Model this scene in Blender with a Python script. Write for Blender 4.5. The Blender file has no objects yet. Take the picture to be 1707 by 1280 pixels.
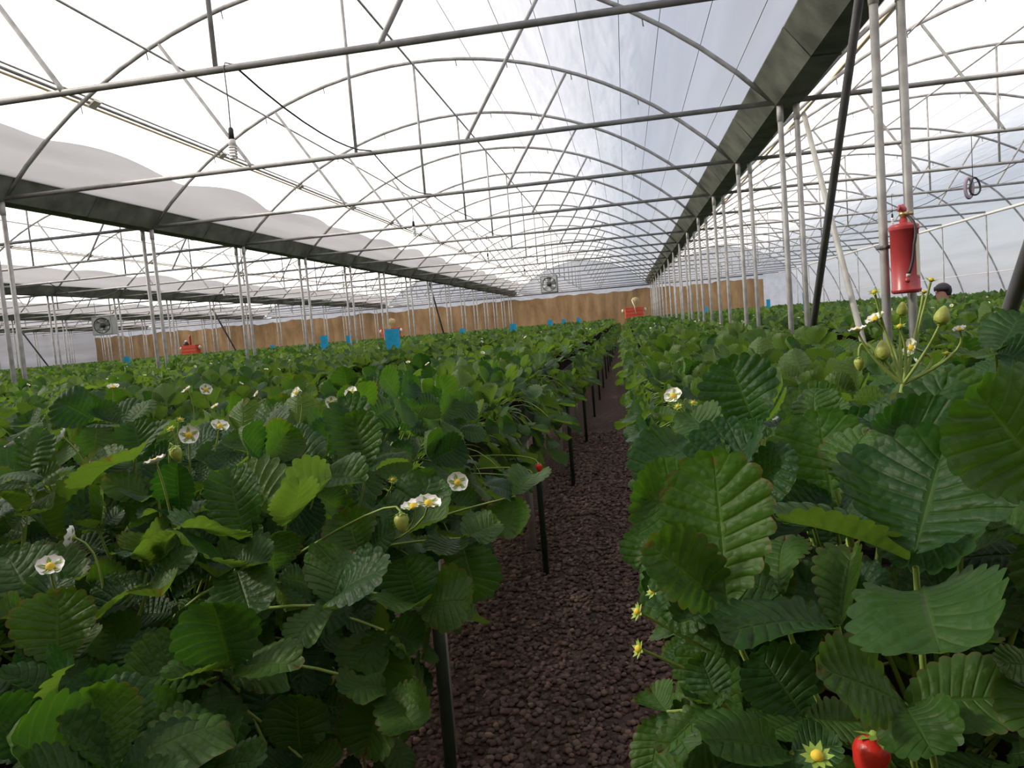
import bpy, bmesh, math, random
import numpy as np
from mathutils import Matrix, Vector, Quaternion

random.seed(7)
rng = np.random.default_rng(7)
PI = math.pi
SC = bpy.context.scene
COL = SC.collection

# ------------------------------------------------------------------ camera
CAMZ = 1.38
FPX, YAW, PITCH, ROLL = 1229.3, math.radians(9.12), math.radians(4.471), math.radians(4.758)
def camera_axes():
    fwd = Vector((-math.sin(YAW), math.cos(YAW), 0)); right = Vector((math.cos(YAW), math.sin(YAW), 0)); up = Vector((0, 0, 1))
    f2 = fwd * math.cos(PITCH) - up * math.sin(PITCH); u2 = up * math.cos(PITCH) + fwd * math.sin(PITCH)
    r3 = right * math.cos(ROLL) - u2 * math.sin(ROLL); u3 = u2 * math.cos(ROLL) + right * math.sin(ROLL)
    return r3, u3, f2
CR, CU, CF = camera_axes()
cam_data = bpy.data.cameras.new('camera'); cam = bpy.data.objects.new('camera', cam_data); COL.objects.link(cam)
cam_data.sensor_width = 36.0; cam_data.lens = FPX / 1707 * 36.0; cam_data.clip_start = 0.02; cam_data.clip_end = 400
cam.matrix_world = Matrix(((CR.x, CU.x, -CF.x, 0), (CR.y, CU.y, -CF.y, 0), (CR.z, CU.z, -CF.z, CAMZ), (0, 0, 0, 1)))
SC.camera = cam
def at(px, py, d):
    """the point of the place that lies d metres deep behind photo pixel px, py"""
    return Vector((0, 0, CAMZ)) + (CF + CR * ((px - 853.5) / FPX) + CU * ((640 - py) / FPX)) * d
def to_px(p):
    q = Vector(p) - Vector((0, 0, CAMZ)); d = q.dot(CF)
    return (853.5 + FPX * q.dot(CR) / d, 640 - FPX * q.dot(CU) / d, d) if d > 1e-4 else (-9e9, -9e9, d)

# ------------------------------------------------------------------ sky, sun, exposure
SUN_EL, SUN_AZ = math.radians(33), math.radians(-98)      # azimuth from +Y towards +X
world = bpy.data.worlds.new('sky'); SC.world = world; world.use_nodes = True
wn = world.node_tree; bg = wn.nodes['Background']
sky = wn.nodes.new('ShaderNodeTexSky'); sky.sky_type = 'NISHITA'; sky.sun_disc = False
sky.sun_elevation = SUN_EL; sky.sun_rotation = SUN_AZ; sky.air_density = 1.0; sky.dust_density = 1.5
hz = wn.nodes.new('ShaderNodeHueSaturation'); hz.inputs['Saturation'].default_value = 0.50      # thin haze over the whole sky
wn.links.new(sky.outputs[0], hz.inputs['Color']); wn.links.new(hz.outputs[0], bg.inputs[0]); bg.inputs[1].default_value = 0.30
sun_data = bpy.data.lights.new('sun', 'SUN'); sun = bpy.data.objects.new('sun', sun_data); COL.objects.link(sun)
sun_data.energy = 12.0; sun_data.angle = math.radians(5); sun_data.color = (1.0, 0.92, 0.78)
sd = Vector((math.sin(SUN_AZ) * math.cos(SUN_EL), math.cos(SUN_AZ) * math.cos(SUN_EL), math.sin(SUN_EL)))
sun.rotation_euler = sd.to_track_quat('Z', 'Y').to_euler()
SC.view_settings.view_transform = 'Standard'; SC.view_settings.look = 'None'
SC.view_settings.gamma = 1.0; SC.view_settings.use_curve_mapping = False
SC.view_settings.exposure = -0.12
SC.cycles.use_denoising = True
SC.cycles.max_bounces = 7; SC.cycles.diffuse_bounces = 5; SC.cycles.transmission_bounces = 5; SC.cycles.glossy_bounces = 2
SC.cycles.sample_clamp_indirect = 6.0

# ------------------------------------------------------------------ materials
def nmat(name):
    m = bpy.data.materials.new(name); m.use_nodes = True
    nt = m.node_tree; b = nt.nodes['Principled BSDF']; o = nt.nodes['Material Output']
    return m, nt, b, o
def pmat(name, col, rough=0.6, metal=0.0, spec=0.5, noise=0.0, nscale=20.0, bump=0.0, bscale=60.0, coat=0.0):
    m, nt, b, o = nmat(name)
    b.inputs['Base Color'].default_value = (*col, 1); b.inputs['Roughness'].default_value = rough
    b.inputs['Metallic'].default_value = metal; b.inputs['Specular IOR Level'].default_value = spec
    if noise or bump:
        tc = nt.nodes.new('ShaderNodeTexCoord')
    if noise:
        n = nt.nodes.new('ShaderNodeTexNoise'); n.inputs['Scale'].default_value = nscale; n.inputs['Detail'].default_value = 5
        nt.links.new(tc.outputs['Object'], n.inputs['Vector'])
        r = nt.nodes.new('ShaderNodeValToRGB'); r.color_ramp.elements[0].position = 0.3; r.color_ramp.elements[1].position = 0.7
        r.color_ramp.elements[0].color = (*[c * (1 - noise) for c in col], 1); r.color_ramp.elements[1].color = (*[min(1, c * (1 + noise)) for c in col], 1)
        nt.links.new(n.outputs[0], r.inputs[0]); nt.links.new(r.outputs[0], b.inputs['Base Color'])
    if bump:
        n2 = nt.nodes.new('ShaderNodeTexNoise'); n2.inputs['Scale'].default_value = bscale
        nt.links.new(tc.outputs['Object'], n2.inputs['Vector'])
        bm_ = nt.nodes.new('ShaderNodeBump'); bm_.inputs['Strength'].default_value = bump
        nt.links.new(n2.outputs[0], bm_.inputs['Height']); nt.links.new(bm_.outputs[0], b.inputs['Normal'])
    return m
M = {}
M['steel'] = pmat('galvanized_steel', (0.36, 0.36, 0.35), 0.55, 0.2, 0.4, 0.25, 9)
M['dark_steel'] = pmat('dark_steel', (0.16, 0.16, 0.17), 0.6, 0.2, 0.4, 0.2, 9)
M['pale_steel'] = pmat('pale_steel', (0.52, 0.52, 0.49), 0.6, 0.1, 0.4, 0.15, 9)
M['gutter'] = pmat('gutter_metal', (0.17, 0.18, 0.145), 0.65, 0.15, 0.4, 0.45, 3.5)
M['white_pipe'] = pmat('white_pipe', (0.75, 0.74, 0.70), 0.5)
M['leg'] = pmat('leg_paint', (0.045, 0.075, 0.05), 0.6, 0, 0.4, 0.2, 14)
M['cable'] = pmat('black_cable', (0.03, 0.03, 0.032), 0.6)
M['wire'] = pmat('thin_wire', (0.22, 0.22, 0.23), 0.6)
M['bracket'] = pmat('pale_plastic', (0.7, 0.68, 0.6), 0.5)
M['rope'] = pmat('yellowed_film_edge', (0.72, 0.60, 0.36), 0.6)
M['red'] = pmat('red_paint', (0.40, 0.045, 0.05), 0.32, 0, 0.5, 0.12, 6)
M['pink'] = pmat('faded_red_plastic', (0.50, 0.10, 0.13), 0.5)
M['brass'] = pmat('brass', (0.55, 0.42, 0.2), 0.4, 0.8)
M['rubber'] = pmat('black_rubber', (0.02, 0.018, 0.022), 0.5)
M['orange'] = pmat('orange_paint', (0.62, 0.085, 0.03), 0.45, 0, 0.5, 0.15, 5)
M['straw'] = pmat('straw_coloured_cover', (0.42, 0.34, 0.16), 0.8)
M['cream'] = pmat('cream_plastic', (0.72, 0.66, 0.52), 0.5)
M['trap'] = pmat('blue_sticky_card', (0.015, 0.33, 0.58), 0.35, 0, 0.5, 0.12, 25)
M['cord_grey'] = pmat('mauve_cord', (0.32, 0.27, 0.34), 0.7)
M['bulb'] = pmat('bulb_glass', (0.86, 0.85, 0.80), 0.25)
M['fan_box'] = pmat('fan_housing', (0.46, 0.48, 0.46), 0.5, 0.2)
M['fan_dark'] = pmat('fan_blades', (0.06, 0.06, 0.06), 0.5)
M['trough'] = pmat('trough_film', (0.05, 0.055, 0.05), 0.55)
M['soil'] = pmat('substrate', (0.014, 0.011, 0.008), 0.95, 0, 0.0, 0.5, 60, 0.8, 90)
M['petal'] = pmat('petal', (0.86, 0.86, 0.82), 0.6, 0, 0.3)
M['flower_eye'] = pmat('flower_centre', (0.72, 0.52, 0.04), 0.7)
M['calyx'] = pmat('calyx_green', (0.24, 0.36, 0.05), 0.6)
M['stalk'] = pmat('petiole_green', (0.26, 0.36, 0.08), 0.55, 0, 0.4)
M['green_fruit'] = pmat('unripe_fruit', (0.36, 0.42, 0.08), 0.5, 0, 0.5, 0.15, 60, 0.5, 260)
M['red_fruit'] = pmat('ripe_fruit', (0.62, 0.03, 0.02), 0.35, 0, 0.5, 0.1, 60, 0.5, 260)
M['skin'] = pmat('skin', (0.42, 0.22, 0.17), 0.6)
M['hair'] = pmat('dark_hair', (0.018, 0.012, 0.016), 0.6)
M['purple'] = pmat('purple_cloth', (0.07, 0.022, 0.075), 0.85)
M['dark_cloth'] = pmat('dark_cloth', (0.03, 0.03, 0.04), 0.9)
M['maroon'] = pmat('maroon_scarf', (0.22, 0.03, 0.06), 0.8)

def film_material(name, trans, refl, tint=(1, 1, 1), streak=0.15, clear=0.0):
    m = bpy.data.materials.new(name); m.use_nodes = True; nt = m.node_tree; nt.nodes.clear()
    out = nt.nodes.new('ShaderNodeOutputMaterial'); tr = nt.nodes.new('ShaderNodeBsdfTranslucent'); df = nt.nodes.new('ShaderNodeBsdfDiffuse')
    add = nt.nodes.new('ShaderNodeAddShader'); gl = nt.nodes.new('ShaderNodeBsdfGlossy'); gl.inputs['Roughness'].default_value = 0.35
    gl.inputs['Color'].default_value = (0.03, 0.03, 0.03, 1); add2 = nt.nodes.new('ShaderNodeAddShader')
    tc = nt.nodes.new('ShaderNodeTexCoord'); mp = nt.nodes.new('ShaderNodeMapping'); mp.inputs['Scale'].default_value = (1.6, 0.10, 1.6)
    n = nt.nodes.new('ShaderNodeTexNoise'); n.inputs['Scale'].default_value = 2.2; n.inputs['Detail'].default_value = 6
    r = nt.nodes.new('ShaderNodeValToRGB'); r.color_ramp.elements[0].position = 0.35; r.color_ramp.elements[1].position = 0.62
    lo = 1 - streak
    r.color_ramp.elements[0].color = (*[trans * lo * t for t in tint], 1); r.color_ramp.elements[1].color = (*[trans * t for t in tint], 1)
    nt.links.new(tc.outputs['Object'], mp.inputs[0]); nt.links.new(mp.outputs[0], n.inputs['Vector']); nt.links.new(n.outputs[0], r.inputs[0])
    nt.links.new(r.outputs[0], tr.inputs['Color']); df.inputs['Color'].default_value = (refl * tint[0], refl * tint[1], refl * tint[2], 1)
    n2 = nt.nodes.new('ShaderNodeTexNoise'); n2.inputs['Scale'].default_value = 5; mp2 = nt.nodes.new('ShaderNodeMapping'); mp2.inputs['Scale'].default_value = (1, 0.25, 1)
    nt.links.new(tc.outputs['Object'], mp2.inputs[0]); nt.links.new(mp2.outputs[0], n2.inputs['Vector'])
    bu = nt.nodes.new('ShaderNodeBump'); bu.inputs['Strength'].default_value = 0.25; bu.inputs['Distance'].default_value = 0.05
    nt.links.new(n2.outputs[0], bu.inputs['Height'])
    for s in (tr, df, gl): nt.links.new(bu.outputs[0], s.inputs['Normal'])
    nt.links.new(tr.outputs[0], add.inputs[0]); nt.links.new(df.outputs[0], add.inputs[1])
    nt.links.new(add.outputs[0], add2.inputs[0]); nt.links.new(gl.outputs[0], add2.inputs[1])
    tp = nt.nodes.new('ShaderNodeBsdfTransparent'); mxs = nt.nodes.new('ShaderNodeMixShader'); mxs.inputs[0].default_value = clear
    nt.links.new(add2.outputs[0], mxs.inputs[1]); nt.links.new(tp.outputs[0], mxs.inputs[2]); nt.links.new((mxs if clear else add2).outputs[0], out.inputs[0])
    return m
M['film'] = film_material('greenhouse_film', 0.60, 0.27, (1.0, 0.965, 0.99), clear=0.19)
M['film_inner'] = film_material('inner_film', 0.20, 0.20, (0.93, 0.94, 1.0), 0.08)
M['film_wall'] = film_material('wall_film', 0.62, 0.26, (0.97, 0.97, 1.0), 0.18)
M['film_dull'] = film_material('old_wall_film', 0.17, 0.24, (0.86, 0.90, 1.0), 0.2)

def leaf_material(name, top_a, top_b, under, edge=0.0, nscale=26):
    m, nt, b, o = nmat(name)
    N = nt.nodes.new; Lk = nt.links.new
    uv = N('ShaderNodeUVMap'); sep = N('ShaderNodeSeparateXYZ'); Lk(uv.outputs[0], sep.inputs[0])
    info = N('ShaderNodeObjectInfo')
    def math_(op, a, bb=None, c=None):
        n = N('ShaderNodeMath'); n.operation = op
        for i, x in enumerate((a, bb, c)):
            if x is None: continue
            if isinstance(x, (int, float)): n.inputs[i].default_value = x
            else: Lk(x, n.inputs[i])
        return n.outputs[0]
    va = math_('ABSOLUTE', math_('MULTIPLY_ADD', sep.outputs[0], 2.0, -1.0))          # 0 at the midrib, 1 at the rim
    # side veins: eight a side, at constant row coordinate; midrib
    vein = math_('POWER', math_('ABSOLUTE', math_('COSINE', math_('MULTIPLY', sep.outputs[1], PI * 10))), 24.0)
    mid = math_('SUBTRACT', 1.0, math_('SMOOTH_MIN', math_('MULTIPLY', va, 16.0), 1.0, 0.1))
    veins = math_('MAXIMUM', math_('MULTIPLY', vein, 0.5), mid)
    tc = N('ShaderNodeTexCoord'); nz = N('ShaderNodeTexNoise'); nz.inputs['Scale'].default_value = nscale; nz.inputs['Detail'].default_value = 4
    Lk(tc.outputs['Object'], nz.inputs['Vector'])
    mixv = N('ShaderNodeMix'); mixv.data_type = 'RGBA'; mixv.inputs['A'].default_value = (*top_a, 1); mixv.inputs['B'].default_value = (*top_b, 1)
    fac = math_('ADD', math_('MULTIPLY', info.outputs['Random'], 0.75), math_('MULTIPLY', math_('SUBTRACT', nz.outputs[0], 0.45), 0.8))
    fcl = N('ShaderNodeClamp'); Lk(fac, fcl.inputs[0]); Lk(fcl.outputs[0], mixv.inputs['Factor'])
    mv = N('ShaderNodeMix'); mv.data_type = 'RGBA'; Lk(mixv.outputs['Result'], mv.inputs['A']); mv.inputs['B'].default_value = (0.20, 0.30, 0.06, 1)
    Lk(math_('MULTIPLY', veins, 0.16), mv.inputs['Factor'])
    geo = N('ShaderNodeNewGeometry'); mb = N('ShaderNodeMix'); mb.data_type = 'RGBA'
    Lk(geo.outputs['Backfacing'], mb.inputs['Factor']); Lk(mv.outputs['Result'], mb.inputs['A']); mb.inputs['B'].default_value = (*under, 1)
    col = mb.outputs['Result']
    if edge:
        rim = math_('MULTIPLY', math_('POWER', math_('MAXIMUM', va, math_('MULTIPLY', sep.outputs[1], 1.0)), 30.0), edge)
        rim = math_('MULTIPLY', rim, math_('GREATER_THAN', math_('ADD', nz.outputs[0], info.outputs['Random']), 1.30))
        me = N('ShaderNodeMix'); me.data_type = 'RGBA'; Lk(rim, me.inputs['Factor']); Lk(col, me.inputs['A']); me.inputs['B'].default_value = (0.15, 0.075, 0.04, 1)
        col = me.outputs['Result']
    Lk(col, b.inputs['Base Color']); b.inputs['Roughness'].default_value = 0.48; b.inputs['Specular IOR Level'].default_value = 0.26
    vz = N('ShaderNodeTexVoronoi'); vz.inputs['Scale'].default_value = 170; Lk(tc.outputs['Object'], vz.inputs['Vector'])
    hgt = math_('ADD', math_('MULTIPLY', veins, -1.0), math_('MULTIPLY', vz.outputs['Distance'], -0.6))
    bu = N('ShaderNodeBump'); bu.inputs['Strength'].default_value = 0.45; bu.inputs['Distance'].default_value = 0.004; Lk(hgt, bu.inputs['Height'])
    Lk(bu.outputs[0], b.inputs['Normal'])
    tr = N('ShaderNodeBsdfTranslucent'); tmul = N('ShaderNodeMix'); tmul.data_type = 'RGBA'; tmul.blend_type = 'MULTIPLY'; tmul.inputs['Factor'].default_value = 1.0
    Lk(col, tmul.inputs['A']); tmul.inputs['B'].default_value = (2.0, 2.1, 0.55, 1); Lk(tmul.outputs['Result'], tr.inputs['Color'])
    mx = N('ShaderNodeMixShader'); mx.inputs[0].default_value = 0.36
    Lk(b.outputs[0], mx.inputs[1]); Lk(tr.outputs[0], mx.inputs[2]); Lk(mx.outputs[0], o.inputs[0])
    return m
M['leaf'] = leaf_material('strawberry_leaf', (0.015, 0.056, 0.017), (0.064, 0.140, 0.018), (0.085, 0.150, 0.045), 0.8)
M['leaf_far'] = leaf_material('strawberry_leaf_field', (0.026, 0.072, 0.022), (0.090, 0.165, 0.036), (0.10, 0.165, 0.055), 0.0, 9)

def gravel_material():
    m, nt, b, o = nmat('gravel'); N = nt.nodes.new; Lk = nt.links.new
    tc = N('ShaderNodeTexCoord'); v = N('ShaderNodeTexVoronoi'); v.inputs['Scale'].default_value = 55
    Lk(tc.outputs['Object'], v.inputs['Vector'])
    r = N('ShaderNodeValToRGB'); r.color_ramp.elements[0].color = (0.10, 0.066, 0.056, 1); r.color_ramp.elements[1].color = (0.27, 0.18, 0.15, 1)
    Lk(v.outputs['Color'], r.inputs[0]); Lk(r.outputs[0], b.inputs['Base Color']); b.inputs['Roughness'].default_value = 0.9; b.inputs['Specular IOR Level'].default_value = 0.2
    bu = N('ShaderNodeBump'); bu.inputs['Strength'].default_value = 0.9; bu.inputs['Distance'].default_value = 0.012; bu.invert = True
    Lk(v.outputs['Distance'], bu.inputs['Height']); Lk(bu.outputs[0], b.inputs['Normal'])
    return m
M['gravel'] = gravel_material()
def stone_material():
    m, nt, b, o = nmat('gravel_stone'); N = nt.nodes.new; Lk = nt.links.new
    a = N('ShaderNodeAttribute'); a.attribute_name = 'shade'
    r = N('ShaderNodeValToRGB'); r.color_ramp.elements[0].color = (0.18, 0.115, 0.098, 1); r.color_ramp.elements[1].color = (0.58, 0.39, 0.30, 1)
    e = r.color_ramp.elements.new(0.6); e.color = (0.35, 0.235, 0.195, 1)
    Lk(a.outputs['Fac'], r.inputs[0]); Lk(r.outputs[0], b.inputs['Base Color']); b.inputs['Roughness'].default_value = 0.9; b.inputs['Specular IOR Level'].default_value = 0.2
    return m
M['stone'] = stone_material()
def earth_material():
    m, nt, b, o = nmat('brown_blanket'); N = nt.nodes.new; Lk = nt.links.new
    tc = N('ShaderNodeTexCoord'); mp = N('ShaderNodeMapping'); mp.inputs['Scale'].default_value = (1, 1, 0.35)
    n = N('ShaderNodeTexNoise'); n.inputs['Scale'].default_value = 1.6; n.inputs['Detail'].default_value = 8; n.inputs['Roughness'].default_value = 0.65
    Lk(tc.outputs['Object'], mp.inputs[0]); Lk(mp.outputs[0], n.inputs['Vector'])
    r = N('ShaderNodeValToRGB'); r.color_ramp.elements[0].position = 0.33; r.color_ramp.elements[1].position = 0.72
    r.color_ramp.elements[0].color = (0.25, 0.155, 0.075, 1); r.color_ramp.elements[1].color = (0.46, 0.32, 0.175, 1)
    Lk(n.outputs[0], r.inputs[0]); Lk(r.outputs[0], b.inputs['Base Color']); b.inputs['Roughness'].default_value = 0.95; b.inputs['Specular IOR Level'].default_value = 0.1
    bu = N('ShaderNodeBump'); bu.inputs['Strength'].default_value = 0.6; bu.inputs['Distance'].default_value = 0.06; Lk(n.outputs[0], bu.inputs['Height']); Lk(bu.outputs[0], b.inputs['Normal'])
    return m
M['earth'] = earth_material()

# ------------------------------------------------------------------ mesh helpers
class MB:
    """collects verts and faces for one mesh"""
    def __init__(s): s.v = []; s.f = []; s.m = []; s.uv = []
    def add(s, vs, fs, mi=0):
        o = len(s.v); s.v += [tuple(v) for v in vs]; s.f += [tuple(i + o for i in f) for f in fs]; s.m += [mi] * len(fs); return s
    def tube(s, pts, r, n=8, mi=0, caps=True):
        pts = [Vector(p) for p in pts]; k = len(pts); rs = r if isinstance(r, (list, tuple)) else [r] * k
        vs = []; prev = None
        for i, p in enumerate(pts):
            t = (pts[min(i + 1, k - 1)] - pts[max(i - 1, 0)]).normalized()
            if prev is None:
                a = Vector((0, 0, 1)) if abs(t.z) < 0.9 else Vector((1, 0, 0)); x = t.cross(a).normalized()
            else:
                x = (prev - t * prev.dot(t)).normalized()
            prev = x; y = t.cross(x)
            for j in range(n):
                th = 2 * PI * j / n; vs.append(p + x * math.cos(th) * rs[i] + y * math.sin(th) * rs[i])
        fs = [(i * n + j, i * n + (j + 1) % n, (i + 1) * n + (j + 1) % n, (i + 1) * n + j) for i in range(k - 1) for j in range(n)]
        if caps: fs += [tuple(range(n - 1, -1, -1)), tuple((k - 1) * n + j for j in range(n))]
        return s.add(vs, fs, mi)
    def box(s, c, d, mi=0, rot=None):
        c = Vector(c); vs = []
        for x in (-.5, .5):
            for y in (-.5, .5):
                for z in (-.5, .5):
                    q = Vector((x * d[0], y * d[1], z * d[2]))
                    vs.append(c + (rot @ q if rot else q))
        return s.add(vs, [(0, 1, 3, 2), (4, 6, 7, 5), (0, 4, 5, 1), (2, 3, 7, 6), (0, 2, 6, 4), (1, 5, 7, 3)], mi)
    def lathe(s, prof, n=16, mi=0, origin=(0, 0, 0), rot=None):
        o = Vector(origin); vs = []
        for r, z in prof:
            for j in range(n):
                q = Vector((r * math.cos(2 * PI * j / n), r * math.sin(2 * PI * j / n), z)); vs.append(o + (rot @ q if rot else q))
        k = len(prof)
        fs = [(i * n + j, i * n + (j + 1) % n, (i + 1) * n + (j + 1) % n, (i + 1) * n + j) for i in range(k - 1) for j in range(n)]
        fs += [tuple(range(n - 1, -1, -1)), tuple((k - 1) * n + j for j in range(n))]
        return s.add(vs, fs, mi)
    def mesh(s, name, mats, smooth=True):
        me = bpy.data.meshes.new(name); me.from_pydata(s.v, [], s.f)
        for m in (mats if isinstance(mats, (list, tuple)) else [mats]): me.materials.append(M[m] if isinstance(m, str) else m)
        if any(s.m): me.polygons.foreach_set('material_index', s.m)
        if smooth: me.polygons.foreach_set('use_smooth', [True] * len(me.polygons))
        me.update(); return me
def link(name, data, parent=None, loc=None, rot=None, scale=None):
    o = bpy.data.objects.new(name, data); COL.objects.link(o)
    if parent is not None: o.parent = parent
    if loc is not None: o.location = loc
    if rot is not None: o.rotation_euler = rot
    if scale is not None: o.scale = (scale,) * 3 if isinstance(scale, (int, float)) else scale
    return o
def tag(o, label=None, cat=None, group=None, kind=None):
    if label: o['label'] = label
    if cat: o['category'] = cat
    if group: o['group'] = group
    if kind: o['kind'] = kind
    return o
def empty(name, loc=(0, 0, 0)):
    o = link(name, None, None, loc); o.empty_display_size = 0.05; return o
def part(name, mb, mats, parent, smooth=True): return link(name, mb.mesh(name, mats, smooth), parent)
def from_np(name, V, F, mats, smooth=True, uvs=None, midx=None):
    """V (n,3), F list of faces as (k,4) or (k,3) array"""
    me = bpy.data.meshes.new(name); V = np.asarray(V, np.float32); F = np.asarray(F, np.int32); k = F.shape[1]
    me.vertices.add(len(V)); me.vertices.foreach_set('co', V.ravel())
    me.loops.add(F.size); me.loops.foreach_set('vertex_index', F.ravel())
    me.polygons.add(len(F)); me.polygons.foreach_set('loop_start', np.arange(0, F.size, k, dtype=np.int32))
    try: me.polygons.foreach_set('loop_total', np.full(len(F), k, dtype=np.int32))
    except Exception: pass
    for m in (mats if isinstance(mats, (list, tuple)) else [mats]): me.materials.append(M[m])
    if midx is not None: me.polygons.foreach_set('material_index', np.asarray(midx, np.int32))
    if smooth: me.polygons.foreach_set('use_smooth', np.ones(len(F), bool))
    if uvs is not None:
        ul = me.uv_layers.new(name='UVMap'); ul.data.foreach_set('uv', np.asarray(uvs, np.float32)[F.ravel()].ravel())
    me.update(calc_edges=True); me.validate(); return me

ORD = ['', 'first', 'second', 'third', 'fourth', 'fifth', 'sixth', 'seventh', 'eighth', 'ninth', 'tenth', 'eleventh', 'twelfth', 'thirteenth', 'fourteenth', 'fifteenth', 'sixteenth', 'seventeenth',
       'eighteenth', 'nineteenth', 'twentieth', 'twenty-first', 'twenty-second', 'twenty-third', 'twenty-fourth']
# ------------------------------------------------------------------ layout of the house
BAY = 8.033; XG0 = 1.548; NODE = 2.5; Y1 = 4.53; YEND = 44.0; YBACK = -3.0
HG = CAMZ + 1.75                     # underside of the gutters = top of the posts
GX = [XG0 - BAY * i for i in range(5)]            # five gutters
XL = XG0 - BAY * 5                                # west side
XWP = 8.70                                        # white eave pipe of the last bay
def node_y(n): return Y1 + NODE * (n - 1)
NODES = list(range(1, 17))
RISE = 1.70; HALF = 3.90; RAD = (HALF * HALF + RISE * RISE) / (2 * RISE); APEX = CAMZ + 3.48
def arch_z(dx, off=0.0): return APEX - RAD + math.sqrt(max(0.0, (RAD + off) ** 2 - dx * dx))
bay_cx = [XG0 + BAY / 2] + [XG0 - BAY * (i + 0.5) for i in range(5)]
def arch_pts(right_bay, off=0.0, n=26):
    """points of one arch in bay coordinates (x from the bay centre, z)"""
    if not right_bay:
        return [(HALF * (2 * i / n - 1), arch_z(HALF * (2 * i / n - 1), off)) for i in range(n + 1)]
    pts = [(-HALF + (HALF + 3.2) * i / 22, arch_z(-HALF + (HALF + 3.2) * i / 22, off)) for i in range(23)]
    x0, z0 = pts[-1]; P0 = Vector((x0, z0)); P1 = Vector((x0 + 0.95, z0 - 0.82)); P2 = Vector((x0 + 1.45 + off, 1.6)); P3 = Vector((x0 + 1.75 + off, 0.0))
    for i in range(1, 15):
        t = i / 14; q = P0 * (1 - t) ** 3 + P1 * 3 * t * (1 - t) ** 2 + P2 * 3 * t * t * (1 - t) + P3 * t ** 3; pts.append((q.x, q.y))
    return pts

# ------------------------------------------------------------------ structure: floor, film roof, walls
g = MB(); g.add([(XL - 3, YBACK - 3, 0), (12, YBACK - 3, 0), (12, YEND + 3, 0), (XL - 3, YEND + 3, 0)], [(0, 1, 2, 3)])
fl = link('floor', g.mesh('floor', 'gravel', False)); tag(fl, 'reddish brown gravel floor of the greenhouse', 'floor', kind='structure')

def film_sheet(name, pts2, y0, y1, mat, ny, sag=0.0, thick=0.0):
    ys = np.linspace(y0, y1, ny); V = []; k = len(pts2)
    for y in ys:
        ph = (y - Y1) / NODE; s = sag * math.sin(PI * (ph - math.floor(ph))) ** 2
        for (x, z) in pts2: V.append((x, y, z - s))
    F = [(j * k + i, j * k + i + 1, (j + 1) * k + i + 1, (j + 1) * k + i) for j in range(ny - 1) for i in range(k - 1)]
    return from_np(name, V, F, mat)
nys = int((YEND - YBACK) / 0.5) + 1; FILM_OFF = 0.044
for bi, cx in enumerate(bay_cx):
    # the film lies on the arches, rises over the roll-up pipes and turns over the lip of the gutter
    pts = [(cx + sg * 4.0165 - sg * g, HG + z) for sg in (-1,) for g, z in ((0.225, 0.243), (0.27, 0.251))]
    end = 3.2 if bi == 0 else 3.70; xs = sorted(list(np.linspace(-3.70, end, 41)) + [-2.86 + 0.03 * k for k in range(-7, 8)])
    pts += [(cx + x, arch_z(x, FILM_OFF + 0.060 * math.exp(-((x + 2.86) / 0.10) ** 2))) for x in xs]
    if bi == 0: pts += [(cx + x, z) for x, z in arch_pts(True, FILM_OFF)[23:]]
    else: pts += [(cx + 4.0165 - g, HG + z) for g, z in ((0.27, 0.251), (0.225, 0.243))]
    c = link('ceiling', film_sheet('ceiling', pts, YBACK, YEND, 'film', nys, 0.0))
    tag(c, ['curved translucent film roof of the bay that comes down to the side wall', 'curved translucent film roof over the bay of the narrow gravel aisle'][min(bi, 1)] if bi < 2
        else 'curved translucent film roof of the %s bay from the aisle' % ORD[bi], 'roof film', None, 'structure')
    # the lower strip of inner film on the slope rising from the west gutter
    xs = np.linspace(-HALF + 0.05, -HALF + 0.86, 9); V = []; ys = np.linspace(YBACK, YEND, 206)
    for y in ys:
        ph = (y - Y1) / NODE; w = 0.50 + 0.09 * math.sin(PI * (ph - math.floor(ph))) + 0.03 * math.sin(y * 1.9)
        for i in range(9):
            x = -3.70 + (w - 0.18) * (i - 1) / 7; V.append((cx + x, y, arch_z(x, 0.032)) if i else (cx - 4.0165 + 0.290, y, HG + 0.222))
    F = [(j * 9 + i, j * 9 + i + 1, (j + 1) * 9 + i + 1, (j + 1) * 9 + i) for j in range(len(ys) - 1) for i in range(8)]
    s = link('inner_film_strip', from_np('inner_film_strip', V, F, 'film_inner'))
    tag(s, 'grey inner film strip with a wavy edge above ' + ['the gutter with the red extinguisher post', 'the first gutter past the aisle', 'the second gutter past the aisle', 'the third gutter past the aisle', 'the fourth gutter past the aisle', 'the far side wall'][bi], 'film strip')

def wall_grid(name, P0, P1, z0, ztop, mat, nx, nz, wob=0.0):
    V = []
    for i in range(nx + 1):
        t = i / nx; p = Vector(P0).lerp(Vector(P1), t); zt = ztop(t) if callable(ztop) else ztop
        for j in range(nz + 1):
            V.append((p.x, p.y + wob * (math.sin(i * 1.7) + math.sin(i * 0.61 + j)) * 0.5, z0 + (zt - z0) * j / nz))
    F = [(i * (nz + 1) + j, (i + 1) * (nz + 1) + j, (i + 1) * (nz + 1) + j + 1, i * (nz + 1) + j + 1) for i in range(nx) for j in range(nz)]
    return from_np(name, V, F, mat)
ECX0, ECX1 = -34.4, 7.8
wl = link('wall_end', wall_grid('wall_end', (ECX0, YEND - 0.25, 0), (ECX1, YEND - 0.25, 0), 0.0,
        lambda t: CAMZ + 1.44 + 0.09 * t + 0.04 * math.sin(t * 61) + 0.035 * math.sin(t * 173 + 1) + 0.02 * math.sin(t * 410), 'earth', 240, 10, 0.05))
tag(wl, 'brown earthen end wall with a ragged top edge', 'end wall', kind='structure')
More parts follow.
